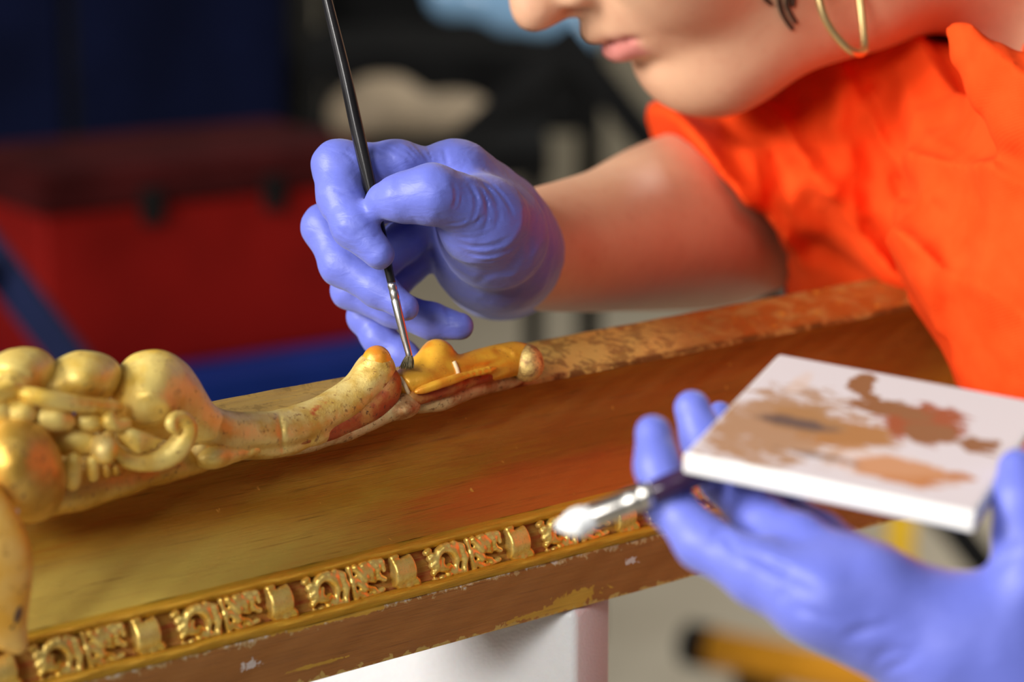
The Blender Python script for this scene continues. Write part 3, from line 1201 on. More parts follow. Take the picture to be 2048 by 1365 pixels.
hp = spline([(640, -60, 0.5, 9.5), (654, 0, 0.5, 10.5), (688, 140, .5, 12.5), (712, 250, .5, 13.5), (735, 350, .5, 13.5), (757, 450, .5, 12), (776, 535, .5, 9.5), (783.5, 568, .5, 8.5)], 6)
link_mesh('handle', *tube_mesh([bpt(a, b) for a, b, c, r in hp], [r * ZB / FPX for a, b, c, r in hp], 24), M_BLACK, brush)
fp = [(782.5, 565, 8.6), (784, 572, 9.4), (786, 578, 9.2), (786.5, 582, 8.4), (787.5, 585, 9.3), (790, 596, 9.0), (790.5, 599, 8.2), (791, 602, 9.0), (800, 640, 8.6), (810, 680, 7.4), (817, 706, 6.6), (818, 711, 6.9), (819, 714, 6.2)]
link_mesh('ferrule', *tube_mesh([bpt(a, b) for a, b, r in fp], [r * ZB / FPX for a, b, r in fp], 24), M_STEEL, brush)
Vh, Fh = [], []
for i in range(90):
    a0 = random.uniform(0, 6.283)
    r0 = 5.2 * math.sqrt(random.random())
    sp = random.uniform(0, 1)
    x0, y0 = 818.5 + r0 * math.cos(a0), 710 + 0 * r0
    dz0 = r0 * math.sin(a0) * ZB / FPX
    tx = 815 + r0 * math.cos(a0) * 2.6 - 4 * random.random()
    ty = 738 + random.uniform(-4, 2)
    pts = [bpt(x0, y0, ZB + dz0), bpt(x0 + (tx - x0) * .35 + 2.5 * math.cos(a0), y0 + 12, ZB + dz0 * 1.6), bpt(tx, ty, ZB + dz0 * 2.0)]
    v, f = tube_mesh(spline(pts, 3), [0.00016] * 6 + [0.00005], 5)
    k = len(Vh)
    Vh += v
    Fh += [tuple(i_ + k for i_ in q) for q in f]
link_mesh('bristles', Vh, Fh, M_HAIR, brush)['kind'] = 'stuff'

# ------------------------------------------------------------------ person
person = thing('person', 'person in orange t-shirt and violet gloves bending over the gilded frame', 'person', (0.34, 1.08, 0.0))


def HP(cx, cy, dz):
    """place in the close-up of the brush hand; dz mm behind the brush"""
    return at(560 + cx / 2.625, 240 + cy / 2.625, ZB + dz * mm)


def pr2(crop_px):
    return crop_px / 2.625 * ZB / FPX


g = Sdf()
# back of the hand and palm
WR = HP(1090, 640, 64)
mcp = [HP(905, 285, 22), HP(900, 340, 36), HP(900, 430, 50), HP(890, 540, 60)]
for m_, r in zip(mcp, (13, 12.5, 12, 11)):
    g.chain([m_, m_ + (WR - m_) * 0.55, WR], [pr2(125), 0.0140, 0.0175], 0.008)
g.cap(HP(1110, 590, 28), HP(1160, 690, 76), 0.0175, 0.0215, 0.009)
g.cap(HP(930, 305, 26), HP(1140, 490, 52), 0.0135, 0.0150, 0.010)
# thumb
thumb = [HP(545, 425, -8), HP(640, 410, -11), HP(800, 392, -13), HP(950, 440, -6), HP(1055, 520, 6), HP(1130, 615, 30)]
g.chain(thumb, [pr2(94), pr2(122), pr2(150), pr2(146), 0.0155, 0.0185], 0.007)
# cuff
g.cap(HP(1140, 690, 66), HP(1165, 712, 108), 0.0220, 0.0262, 0.010)
# index
index = [mcp[0], HP(620, 232, 13), HP(305, 240, 9), HP(320, 400, 3), HP(390, 560, -4), HP(520, 705, -7)]
g.chain(index, [pr2(125), pr2(118), pr2(128), pr2(122), pr2(110), pr2(82)], 0.004)
# middle
mid = [mcp[1], HP(560, 420, 34), HP(232, 560, 27), HP(330, 760, 20), HP(520, 890, 14), HP(665, 985, 9)]
g.chain(mid, [pr2(125), pr2(115), pr2(118), pr2(118), pr2(98), pr2(70)], 0.003)
# ring
ring = [mcp[2], HP(640, 640, 48), HP(375, 890, 42), HP(600, 990, 36), HP(800, 1060, 33), HP(945, 1085, 30)]
g.chain(ring, [pr2(120), pr2(112), pr2(108), pr2(98), pr2(96), pr2(76)], 0.003)
# little finger
lit = [mcp[3], HP(680, 760, 60), HP(450, 1030, 54), HP(520, 1150, 50), HP(640, 1235, 47), HP(720, 1290, 45)]
g.chain(lit, [0.0115, pr2(105), pr2(98), pr2(92), pr2(85), pr2(70)], 0.003)
# cuff opening
cu0, cu1 = HP(1140, 690, 80), HP(1170, 714, 126)
cax = nrm(cu1 - cu0)
cend = HP(1165, 712, 108)
g.fun(lambda P: (P - cend.astype(np.float32)) @ cax.astype(np.float32) + 0.0012 * wob(P, 180), 0.003, 'i')
g.sub(lambda P: cap_d(P, HP(1150, 696, 84), cu1, 0.0205, 0.0268), 0.002)
# folds of the glove
GC = [  # x0 y0 x1 y1 dz width depth bulge   (close-up pixels, mm)
    (905, 330, 900, 470, -22, 1.4, .9, 1.5), (985, 330, 985, 560, -14, 1.5, 1.1, 3.0), (1030, 330, 1060, 600, -8, 1.3, 1.0, 3.0), (1075, 350, 1130, 580, 0, 1.3, .9, 2.6),
    (1000, 300, 1180, 480, 2, 1.4, .9, 1.6), (1090, 330, 1230, 520, 8, 1.4, .9, 1.4), (920, 640, 1240, 600, 0, 1.6, .9, -3), (960, 690, 1260, 640, 2, 1.6, .9, -3),
    (1000, 770, 1260, 740, 8, 1.6, .6, -3), (850, 570, 1090, 480, -6, 1.5, .8, -2.5), (950, 280, 1120, 330, 6, 1.3, .8, .5), (870, 480, 1000, 560, -14, 1.2, .7, 1.0),
    (740, 500, 790, 550, -22, .9, .5, 0), (690, 510, 730, 555, -22, .9, .5, 0), (830, 490, 860, 545, -22, 1.0, .6, 0),
    (480, 140, 640, 250, 4, 1.3, .7, .6), (540, 130, 700, 230, 4, 1.2, .8, .6), (610, 120, 730, 230, 4, 1.1, .7, .4), (690, 120, 790, 230, 6, 1.2, .6, .4), (860, 150, 880, 240, 10, 1.6, .8, 0),
    (270, 350, 380, 395, -7, 1.0, .8, -.5), (300, 400, 430, 385, -7, .9, .7, .4), (310, 155, 400, 230, -2, 1.2, .6, .5), (260, 165, 390, 200, -2, 1.0, .5, .5),
    (290, 555, 380, 620, -14, 1.2, .8, -.6), (380, 620, 470, 560, -15, 1.2, .6, .4), (480, 640, 560, 560, -16, 1.0, .6, .2), (490, 780, 580, 770, -12, 1.0, .6, .4), (330, 650, 440, 720, -8, 1.1, .5, .3),
    (340, 690, 390, 720, 10, 1.2, .7, 0), (370, 940, 640, 1060, 20, 1.2, .5, -.8), (850, 950, 900, 1100, 22, 1.6, .7, .6), (930, 980, 960, 1060, 20, 1.0, .5, .4), (450, 1060, 560, 1100, 40, 1.2, .5, 0),
    (930, 360, 925, 480, 0, .9, .7, 1.6), (1010, 370, 1020, 560, 0, .9, .7, 2.4), (1050, 380, 1080, 560, 0, .8, .7, 2.2), (1110, 400, 1150, 560, 0, .9, .7, 2), (960, 320, 1140, 400, 0, .9, .6, 1),
    (900, 610, 1150, 560, 0, .9, .6, -2), (980, 660, 1230, 590, 0, 1.0, .6, -2), (1000, 730, 1250, 690, 0, 1.0, .5, -2), (870, 540, 1000, 510, 0, .9, .6, -1), (890, 600, 1050, 540, 0, .9, .6, -1),
    (520, 130, 600, 210, 0, .8, .8, .4), (580, 120, 690, 215, 0, .8, .8, .5), (650, 115, 740, 200, 0, .8, .7, .4), (760, 120, 800, 230, 0, .9, .7, .4), (1290, 420, 1180, 700, 30, 3.0, .8, 4), (1400, 470, 1330, 760, 50, 3.0, .8, 4), (1250, 800, 1020, 880, 30, 3.0, .9, -3), (1310, 600, 1200, 900, 44, 3.0, .8, 3),
]
creases(g, [(560 + x0 / 2.625, 240 + y0 / 2.625, 560 + x1 / 2.625, 240 + y1 / 2.625, wd * .50, dp * (.42 if x1 < 820 else .55), bl) for x0, y0, x1, y1, dz, wd, dp, bl in GC], 1.0, 0.35, .007)
g.dis(lambda P: 0.00022 * wob(P, 330, 1.0) + 0.00012 * wob(P, 800, 2.0))
allp = np.array([*thumb, *index, *mid, *ring, *lit, WR, cend])
R_GLOVE = sdf_obj('glove', g, allp.min(0) - 0.034, allp.max(0) + 0.034, 0.00075, M_GLOVE, person, 1)

# ---- left glove holding the tile
LZ = 0.955


def LH(cx, cy, z):
    return at(1240 + cx / 1.9926, 680 + cy / 1.9926, z * LZ)


def pl(c, z=0.70):
    return c / 1.9926 * z * LZ / FPX


g2 = Sdf()
f1 = [LH(132, 372, .724), LH(150, 500, .719), LH(195, 650, .712), LH(330, 810, .703), LH(560, 930, .692), LH(820, 1040, .682)]
f2 = [LH(288, 275, .750), LH(330, 400, .748), LH(420, 560, .735), LH(560, 720, .716), LH(720, 820, .700), LH(980, 985, .684)]
f3 = [LH(398, 300, .775), LH(450, 430, .768), LH(600, 640, .745), LH(800, 790, .722), LH(1000, 930, .700)]
th = [LH(1588, 515, .690), LH(1600, 640, .686), LH(1610, 780, .682), LH(1640, 960, .680), LH(1560, 1120, .684)]
g2.chain(f1, [pl(76), pl(88), pl(92), pl(104), pl(130), pl(150)], 0.005)
g2.chain(f2, [pl(78), pl(90), pl(98), pl(104), pl(118), pl(140)], 0.005)
g2.chain(f3, [pl(60), pl(80), pl(90), pl(100), pl(120)], 0.005)
g2.chain(th, [pl(82), pl(105), pl(112), pl(135), pl(170)], 0.008)
g2.chain([LH(820, 1040, .684), LH(1020, 1150, .684), LH(1300, 1260, .686), LH(1600, 1400, .69)], [pl(140), pl(165), pl(190), pl(250)], 0.014)
g2.chain([LH(1000, 1010, .69), LH(1250, 1120, .688), LH(1480, 1190, .686)], [pl(130), pl(150), pl(190)], 0.014)
g2.chain([LH(1300, 1250, .688), LH(1700, 1500, .69), LH(2050, 1750, .70)], [pl(210), pl(290), pl(270)], 0.014)
lend = LH(2000, 1720, .70)
lax = nrm(LH(2050, 1750, .70) - LH(1700, 1500, .69))
g2.fun(lambda P: (P - lend.astype(np.float32)) @ lax.astype(np.float32), 0.003, 'i')
g2.sub(lambda P: cap_d(P, lend - lax * 0.02, lend + lax * 0.03, pl(240), pl(262)), 0.002)
LC = [(400, 760, 470, 860, .686, 1.6, .8, 0), (350, 830, 400, 760, .69, 1.4, .8, 0), (470, 850, 700, 960, .682, 1.8, .9, 1.0), (660, 960, 640, 1060, .674, 1.6, .9, 0), (560, 640, 640, 610, .70, 1.4, .8, 0),
      (620, 660, 720, 640, .70, 1.4, .8, 0), (690, 1070, 850, 1130, .67, 1.6, .9, .5), (880, 1190, 1100, 1130, .665, 1.6, .7, .5), (980, 1260, 1200, 1240, .665, 1.6, .6, .5),
      (1050, 1320, 1190, 1260, .66, 1.6, .8, 0), (1000, 1290, 1080, 1260, .665, 1.4, .6, 0), (1500, 920, 1600, 820, .67, 1.6, .6, .4), (220, 640, 300, 620, .70, 1.3, .6, 0), (180, 570, 230, 560, .705, 1.2, .6, 0),
      (560, 900, 800, 1000, .676, 2.0, .6, 1.0)]
creases(g2, [(1240 + x0 / 1.9926, 680 + y0 / 1.9926, 1240 + x1 / 1.9926, 680 + y1 / 1.9926, wd * .8, dp, bl) for x0, y0, x1, y1, z, wd, dp, bl in LC], 1.0, 0.4, .010)
g2.dis(lambda P: 0.0003 * wob(P, 260, 2.0))
lp = np.array([*f1, *f2, *f3, *th, lend])
sdf_obj('glove', g2, lp.min(0) - 0.045, lp.max(0) + 0.045, 0.0011, M_GLOVE, person, 1)

# ---- body: head, neck, right arm, torso
PHI, PSI = math.radians(45), math.radians(22)
hf = np.array([-math.cos(PSI) * math.cos(PHI), -math.sin(PSI) * math.cos(PHI), -math.sin(PHI)])
hl = np.array([math.sin(PSI), -math.cos(PSI), 0])
hu = np.cross(hf, hl)
SUBN = at(1150, 12, 0.985)
HS = 1.06
HO = SUBN - (hf * 100 + hu * -28) * mm * HS


def H(x, y, z):
    return HO + (hf * x + hl * y + hu * z) * mm * HS


HB = np.array([hf, hl, hu])


def rotb(ax, deg):
    """head basis turned about one of its own axes"""
    return np.array(Matrix.Rotation(math.radians(deg), 3, Vector(HB[ax]))) @ HB.T


b = Sdf()
b.ell(H(0, 0, 45), HB, np.array([98, 76, 82]) * mm, .02)
b.ell(H(30, 0, -8), HB, np.array([62, 62, 62]) * mm, .03)
b.cap(H(50, 0, -20), H(70, 0, -62), .040, .029, .03)          # mid face
for s_ in (-1, 1):
    b.cap(H(2, 52 * s_, -10), H(10, 47 * s_, -60), .018, .018, .02)   # ramus
    b.cap(H(10, 47 * s_, -60), H(72, 14 * s_, -84), .018, .016, .03)   # jaw
    b.ell(H(56, 38 * s_, -18), HB, np.array([30, 22, 24]) * mm, .02)   # cheek
    b.ell(H(64, 30 * s_, -42), HB, np.array([24, 18, 22]) * mm, .02)
    b.cap(H(72, 30 * s_, 30), H(84, 12 * s_, 32), .010, .010, .012)   # brow
    b.ell(H(80, 0 + 31 * s_, 10), HB, np.array([13, 15, 12]) * mm, .006)   # lids
    b.ell(H(96, 9.5 * s_, -21.5), HB, np.array([9.5, 6.5, 7.0]) * mm, .005)  # nostril wing
b.cap(H(90, 0, 20), H(110, 0, -12), .0075, .0085, .010)        # nose bridge
b.ell(H(112, 0, -17), HB, np.array([9.5, 9.5, 8.5]) * mm, .006)
b.cap(H(108, 0, -22), H(99, 0, -28), .005, .0055, .005)
for s_ in (-1, 1):
    b.sub(lambda P, s_=s_: ell_d(P, H(103, 6.6 * s_, -27.5), HB, np.array([5.6, 3.0, 5.4]) * mm), .0015)
# muzzle, lips, chin
b.ell(H(82, 0, -46), HB, np.array([19, 25, 20]) * mm, .014)
b.cap(H(101, 0, -40.5), H(88, 18, -46), .0042, .0026, .006)
b.cap(H(101, 0, -40.5), H(88, -18, -46), .0042, .0026, .006)
b.cap(H(98.6, 3, -53), H(88, 17, -49), .0062, .0030, .004)
b.cap(H(98.6, -3, -53), H(88, -17, -49), .0062, .0030, .004)
b.ell(H(86, 0, -80), HB, np.array([14, 20, 13]) * mm, .012)
b.ell(H(64, 0, -80), HB, np.array([26, 28, 13]) * mm, .016)
b.cap(at(1450, 122, 1.0), at(1710, -24, 1.0), .0165, .0235, .02)


def mouthline(P):
    q = (P - H(0, 0, 0).astype(np.float32)) @ HB.T.astype(np.float32) / np.float32(mm * HS)
    x, y, z = q.T
    zl = -47.6 - 0.0028 * y * y
    return 0.0034 * np.exp(-((z - zl) / 1.1) ** 2) * np.exp(-(y / 21.0) ** 6) * (x > 70)


def dimple(P):
    q = (P - H(0, 0, 0).astype(np.float32)) @ HB.T.astype(np.float32) / np.float32(mm * HS)
    x, y, z = q.T
    return 0.003 * np.exp(-((z + 63) / 4.5) ** 2) * np.exp(-(y / 18.0) ** 4) * (x > 70) + 0.0012 * np.exp(-((z + 33) / 5) ** 2 - (y / 3.5) ** 2) * (x > 70)


b.dis(mouthline)
b.dis(dimple)
for s_ in (-1, 1):   # nasolabial fold
    b.dis(lambda P, s_=s_: 0.0010 * np.exp(-(cap_d(P, H(90, 20 * s_, -28), H(84, 29 * s_, -52), 0, 0) / .004) ** 2))
    # ear
    b.ell(H(-6, 74 * s_, 4), HB, np.array([17, 6, 29]) * mm, .004)
    b.ell(H(2, 74 * s_, -22), HB, np.array([8, 4.5, 9]) * mm, .004)
    b.sub(lambda P, s_=s_: ell_d(P, H(-5, 81 * s_, 8), HB, np.array([10, 6, 18]) * mm), .003)
# neck and torso under the shirt
NK0, NK1 = at(1640, -170, 1.03), at(2230, -215, 1.05)
b.cap(H(-18, 0, -20), NK0, .052, .050, .03)
b.cap(NK0, NK1, .050, .058, .03)
TOR0, TOR1 = at(2420, 330, 1.06), at(2620, 860, 1.08)
b.cap(NK1, TOR0, .058, .085, .04)
b.cap(TOR0, TOR1, .085, .10, .04)
# right arm
arm = spline([(985, 505, .925, 15), (1040, 505, .943, 20), (1095, 498, .965, 23.2), (1160, 490, .988, 25.8), (1230, 478, 1.015, 29), (1330, 452, 1.06, 36), (1440, 425, 1.12, 42), (1600, 350, 1.17, 45), (1850, 220, 1.20, 52)], 6)
b.chain([at(x, y, z) for x, y, z, r in arm], [r * mm for *_, r in arm], .02)
b.cap(at(1850, 220, 1.20), TOR0, .052, .08, .05)
# left arm from the shoulder down to the glove
lsh, lel, lwr = at(2700, 560, .93), at(2900, 1500, .80), LH(1850, 1620, .695)
b.chain([TOR0, lsh, lel, LH(2050, 1750, .70), lwr], [.08, .052, .040, .027, .024], .03)
bp = np.array([at(x, y, z) for x, y, z, r in arm] + [H(110, 80, 130), H(-110, -80, -100), H(125, 0, 130), H(-110, 0, 130), TOR0, TOR1, lsh, lel, lwr])
Vb_, Fb_ = mesh_sdf(b, bp.min(0) - .07, bp.max(0) + .08, 0.0023, 1)
BODY = link_mesh('body', Vb_, Fb_, M_SKIN, person)
q = (Vb_ - HO) @ HB.T / (mm * HS)
lipm = np.exp(-np.clip((np.abs(q[:, 2] + 51.2) - 4.6) / 1.6, 0, 9) ** 2) * np.exp(-np.clip((np.abs(q[:, 1]) - 15) / 4, 0, 9) ** 2) * (q[:, 0] > 80)
upl = np.exp(-np.clip((np.abs(q[:, 2] + 44.8) - 1.6) / 1.2, 0, 9) ** 2) * np.exp(-np.clip((np.abs(q[:, 1]) - 13) / 4, 0, 9) ** 2) * (q[:, 0] > 80) * 0.25
att = BODY.data.attributes.new('lip', 'FLOAT', 'POINT')
att.data.foreach_set('value', np.maximum(lipm, upl).astype(np.float32))

# hair, eyes, earring
M_DHAIR = plain('dark_hair', (0.035, 0.02, 0.012), 0.45, var=0.5, nscale=200)
hr = Sdf()
hr.ell(H(-8, 0, 52), HB, np.array([102, 82, 86]) * mm, .01)
hr.ell(H(-70, 0, 20), HB, np.array([48, 60, 55]) * mm, .03)
hr.sub(lambda P: ell_d(P, H(75, 0, 5), HB, np.array([75, 72, 70]) * mm), .01)
hr.dis(lambda P: 0.0012 * np.sin(((P - HO.astype(np.float32)) @ hl.astype(np.float32)) * 900 + 3 * wob(P, 60)))
hpz = np.array([H(x, y, z) for x in (-125, 100) for y in (-90, 90) for z in (-45, 145)])
sdf_obj('hair', hr, hpz.min(0), hpz.max(0), 0.003, M_DHAIR, person)
for pts in ([(1592, -60), (1575, 0), (1580, 25), (1592, 45)], [(1545, -50), (1530, -8), (1542, 8)], [(1560, -60), (1558, -5), (1566, 30), (1585, 58)], [(1600, -70), (1590, -20), (1586, 12)]):
    ps_ = [(x, y, surf(b, x, y, .7, 1.2)) for x, y in pts]
    if all(z for *_, z in ps_):
        link_mesh('hair_strand', *tube_mesh(spline([at(x, y, z - .001) for x, y, z in ps_], 5), 0.0010, 6), M_DHAIR, person)
M_EYE = plain('eye_white', (0.75, 0.72, 0.70), 0.15, var=0.03)
M_IRIS = plain('dark_iris', (0.02, 0.012, 0.008), 0.1, var=0.2)
for s_ in (-1, 1):
    v, f = tube_mesh([H(82.3 + dx, 31 * s_, 4.5) for dx in (-11, -9, -5, 0, 5, 9, 10.9)], [.001, .0062, .0098, .011, .0098, .0062, .001], 16)
    eye_ = link_mesh('eye', v, f, M_EYE, person)
    v, f = tube_mesh([H(90.6 + dx, 31 * s_, .5) for dx in (0, 1.5, 2.6, 3.0)], [.0052, .0046, .003, .0005], 16)
    link_mesh('iris', v, f, M_IRIS, eye_)
M_EARR = plain('gold_earring', (0.80, 0.55, 0.24), 0.28, metal=0.9, var=0.05)
hoop = [(1668, -190, .955), (1640, -110, .951), (1634, -40, .949), (1643, 18, .949), (1664, 62, .95), (1692, 94, .951), (1712, 106, .953), (1727, 103, .957), (1729, 88, .960), (1722, 20, .964), (1712, -50, .966), (1694, -130, .962), (1668, -190, .955)]
hs = spline([at(*p) for p in hoop], 8)
link_mesh('earring', *tube_mesh(hs, 0.00165, 12), M_EARR, person)

# ---- t-shirt
t = Sdf()
arms = [(1930, 250, 1.14, 72), (1760, 300, 1.15, 62), (1600, 358, 1.15, 57), (1430, 428, 1.11, 55), (1340, 465, 1.065, 52)]
t.chain([at(x, y, z) for x, y, z, r in arms], [r * mm for *_, r in arms], .02)
slv_a, slv_b = at(1560, 385, 1.135), at(1360, 470, 1.085)
sax = nrm(slv_b - slv_a)
# hem plane of the sleeve: passes (1370,245) .. (1655,560)
hemc = at(1468, 408, 1.10)
hn = nrm(-.73 * RT - .68 * UPV)
t.fun(lambda P: np.where(((P - hemc.astype(np.float32)) @ hn.astype(np.float32)) > -0.15, (P - hemc.astype(np.float32)) @ hn.astype(np.float32), -1.0), .003, 'i')
t.cap(at(1810, 270, 1.10), at(1930, 520, 1.12), .070, .075, .03)         # far chest
t.cap(at(2262, 500, .985), at(2480, 880, .985), .080, .082, .03)        # hanging front
t.cap(at(2300, 530, .955), at(2520, 870, .945), .080, .082, .04)
t.cap(at(2420, 440, .95), at(2700, 560, .93), .080, .075, .04)
t.cap(at(2530, 190, 1.09), at(2640, 700, 1.09), .09, .13, .04)         # back
t.cap(at(2700, 560, .93), at(2785, 940, .878), .084, .072, .03)        # near sleeve
t.cap(at(2400, 330, 1.07), at(2640, 850, 1.08), .09, .13, .05)
t.cap(at(1800, 380, 1.13), at(1880, 520, 1.13), .045, .050, .03)
lay = [(1884, 70, .003), (1900, 130, .008), (1936, 205, .014), (1990, 280, .022), (2070, 375, .032), (2170, 470, .042), (2290, 590, .05), (2420, 720, .055)]
lc = []
for x_, y_, r_ in lay:
    z_ = .91 - .3 * r_
    lc.append((at(x_ + .80 * r_ * FPX / z_, y_ - .55 * r_ * FPX / z_, z_), r_))
t.chain([p for p, r in lc], [r for p, r in lc], .003)
# neck opening and the arm inside the sleeve
t.sub(lambda P: cap_d(P, NK0, NK1, .0535, .0615), .004)
t.sub(lambda P: cap_d(P, at(1290, 466, 1.035), at(1470, 414, 1.128), .0375, .0435), .004)
SF = [  # x0 y0 x1 y1 z width depth bulge
    (1590, 165, 1660, 330, 1.06, 5, 2.2, -4), (1650, 120, 1640, 260, .99, 4, 1.5, 2), (1700, 110, 1690, 300, .97, 5, 3.5, 3), (1735, 130, 1760, 420, .965, 5, 3.5, -3), (1760, 100, 1830, 430, .96, 7, 5, -4),
    (1800, 330, 1850, 560, .965, 6, 3.5, 0), (1690, 340, 1750, 420, .98, 4, 2.5, 0), (1770, 200, 1900, 640, .96, 8, -4.5, -6), (1640, 190, 1880, 700, .985, 7, -5, -8), (1560, 300, 1640, 340, 1.08, 5, -3, 2),
    (1540, 290, 1570, 400, 1.09, 5, 2.5, 2), (1600, 400, 1820, 520, 1.07, 7, 2.5, -3), (1570, 360, 1700, 400, 1.08, 6, -4, 3), (1590, 480, 1760, 560, 1.07, 6, 1.8, 2), (1480, 270, 1520, 420, 1.08, 6, -3, 2),
    (1440, 240, 1500, 300, 1.09, 5, .6, 1), (1700, 420, 1840, 560, 1.06, 6, 3.5, 0), (1900, 250, 1960, 700, .95, 9, 3, -5), (1980, 300, 2000, 760, .94, 9, 2.5, 4), (1860, 420, 1910, 760, .96, 6, 2.5, 3), (1620, 230, 1700, 430, 1.0, 5, 3, 2)]
def drape(pts, r, k=None):
    """a rounded fold of cloth lying on the shirt along a line"""
    q = []
    for row in spline(pts, 4):
        z = surf(t, row[0], row[1], .7, 1.3)
        if z:
            q.append((row[0], row[1], z))
    if len(q) < 3:
        return
    zs = np.array([a[2] for a in q])
    for _ in range(3):
        zs[1:-1] = (zs[:-2] + zs[1:-1] + zs[2:]) / 3
    n = len(q)
    rr = [r * (.45 + .55 * math.sin(math.pi * min(1, (i + .6) / (n * .5)) / 2)) for i in range(n)]
    C = [at(a[0] + .7 * ri * FPX / z, a[1] - .4 * ri * FPX / z, z + ri * .25) for a, z, ri in zip(q, zs, rr)]
    t.chain(C, rr, k or r * 1.3)


drape([(1588, 172), (1630, 240), (1690, 330), (1752, 400), (1815, 480), (1875, 570), (1925, 690), (1965, 790)], .015, .014)
drape([(1690, 112), (1682, 200), (1700, 320), (1745, 420)], .0075)
drape([(1735, 105), (1760, 220), (1800, 380), (1850, 520)], .009)
drape([(1790, 110), (1835, 300), (1905, 560), (1960, 760)], .013)
drape([(1470, 235), (1530, 320), (1600, 385), (1700, 425), (1800, 515)], .009)
drape([(1520, 330), (1580, 430), (1660, 470), (1750, 520)], .008)
drape([(1560, 215), (1600, 290), (1650, 360)], .007)
drape([(1990, 380), (2000, 560), (2025, 760)], .012)
creases(t, [(x0, y0, x1, y1, wd, dp, bl) for x0, y0, x1, y1, z, wd, dp, bl in SF], 1.2, 0.2, .05)
FA = (RT * .88 + UPV * .47).astype(np.float32)
FB = (RT * .45 - UPV * .89).astype(np.float32)


def pleats(P):
    """long soft folds running down the cloth"""
    u, v = P @ FA, P @ FB
    a = 1 - np.abs(np.sin(u * 95 + 1.6 * np.sin(v * 22 + 1.0) + .8 * wob(P, 30)))
    b_ = 1 - np.abs(np.sin(u * 210 + 2.0 * np.sin(v * 35) + 1.5 * wob(P, 45, 2.0)))
    m = .5 + .5 * wob(P, 24, 4.0)
    return -(0.0052 * a ** 2 + 0.0020 * b_ ** 2 * m) + 0.0015


t.dis(pleats)
t.dis(lambda P: 0.0008 * wob(P, 110, 1.0) + 0.0004 * wob(P, 300, .3))
tp = np.array([at(x, y, z) for x, y, z, r in arms] + [at(2360, 980, 1.06), at(2420, 950, 1.0), at(2480, 880, 1.05), at(2640, 850, 1.08), at(2700, 560, .93), at(2785, 940, .878)])
sdf_obj('t_shirt', t, tp.min(0) - .11, tp.max(0) + .11, 0.002, M_SHIRT, person, 1)
# trousers and shoes down to the floor, out of frame
M_TROU = plain('dark_trousers', (0.03, 0.035, 0.05), 0.8)
tr = Sdf()
hip = at(2600, 900, 1.08)
hipc = np.array([hip[0], hip[1], 0.86])
tr.cap(hip, hipc, .12, .13, .05)
for j in (-1, 1):
    k0 = np.array([hipc[0] + 0.02, hipc[1] + j * 0.09, 0.80])
    k1 = np.array([hipc[0] - 0.03, hipc[1] + j * 0.10, 0.45])
    k2 = np.array([hipc[0] + 0.03, hipc[1] + j * 0.10, 0.085])
    tr.chain([k0, k1, k2], [.085, .062, .055], .03)
tr.fun(lambda P: 0.06 - P[:, 2], .003, 'i')
tpp = np.array([hip, hipc])
sdf_obj('trousers', tr, (hipc[0] - .25, hipc[1] - .28, 0.03), (hipc[0] + .25, hipc[1] + .28, hip[2] + .15), 0.008, M_TROU, person)
for j in (-1, 1):
    sh = Sdf()
    sh.ell((hipc[0] - .04, hipc[1] + j * .10, .045), np.eye(3), (.135, .05, .045), .01)
    sh.cap((hipc[0] + .03, hipc[1] + j * .10, .06), (hipc[0] + .03, hipc[1] + j * .10, .10), .045, .045, .02)
    sh.fun(lambda P: 0.002 - P[:, 2], .004, 'i')
    sdf_obj('shoe', sh, (hipc[0] - .2, hipc[1] + j * .1 - .07, -.01), (hipc[0] + .13, hipc[1] + j * .1 + .07, .16), 0.006, M_BLACK, person)

# ------------------------------------------------------------------ palette tile
M_TILE = NT('white_glazed_tile')
zD = 0.70 * LZ
D_, C_, A_t = at(1366, 908, zD), at(1952, 1028, zD * .956), at(1556, 708, zD * 1.097)
e1, e2 = C_ - D_, A_t - D_
tn = nrm(np.cross(e1, e2))
th_ = 0.0062
tile = thing('palette_tile', 'white square tile used as a palette with brown paint smears, held in the gloved hand', 'palette', D_ + (e1 + e2) / 2 - tn * th_)


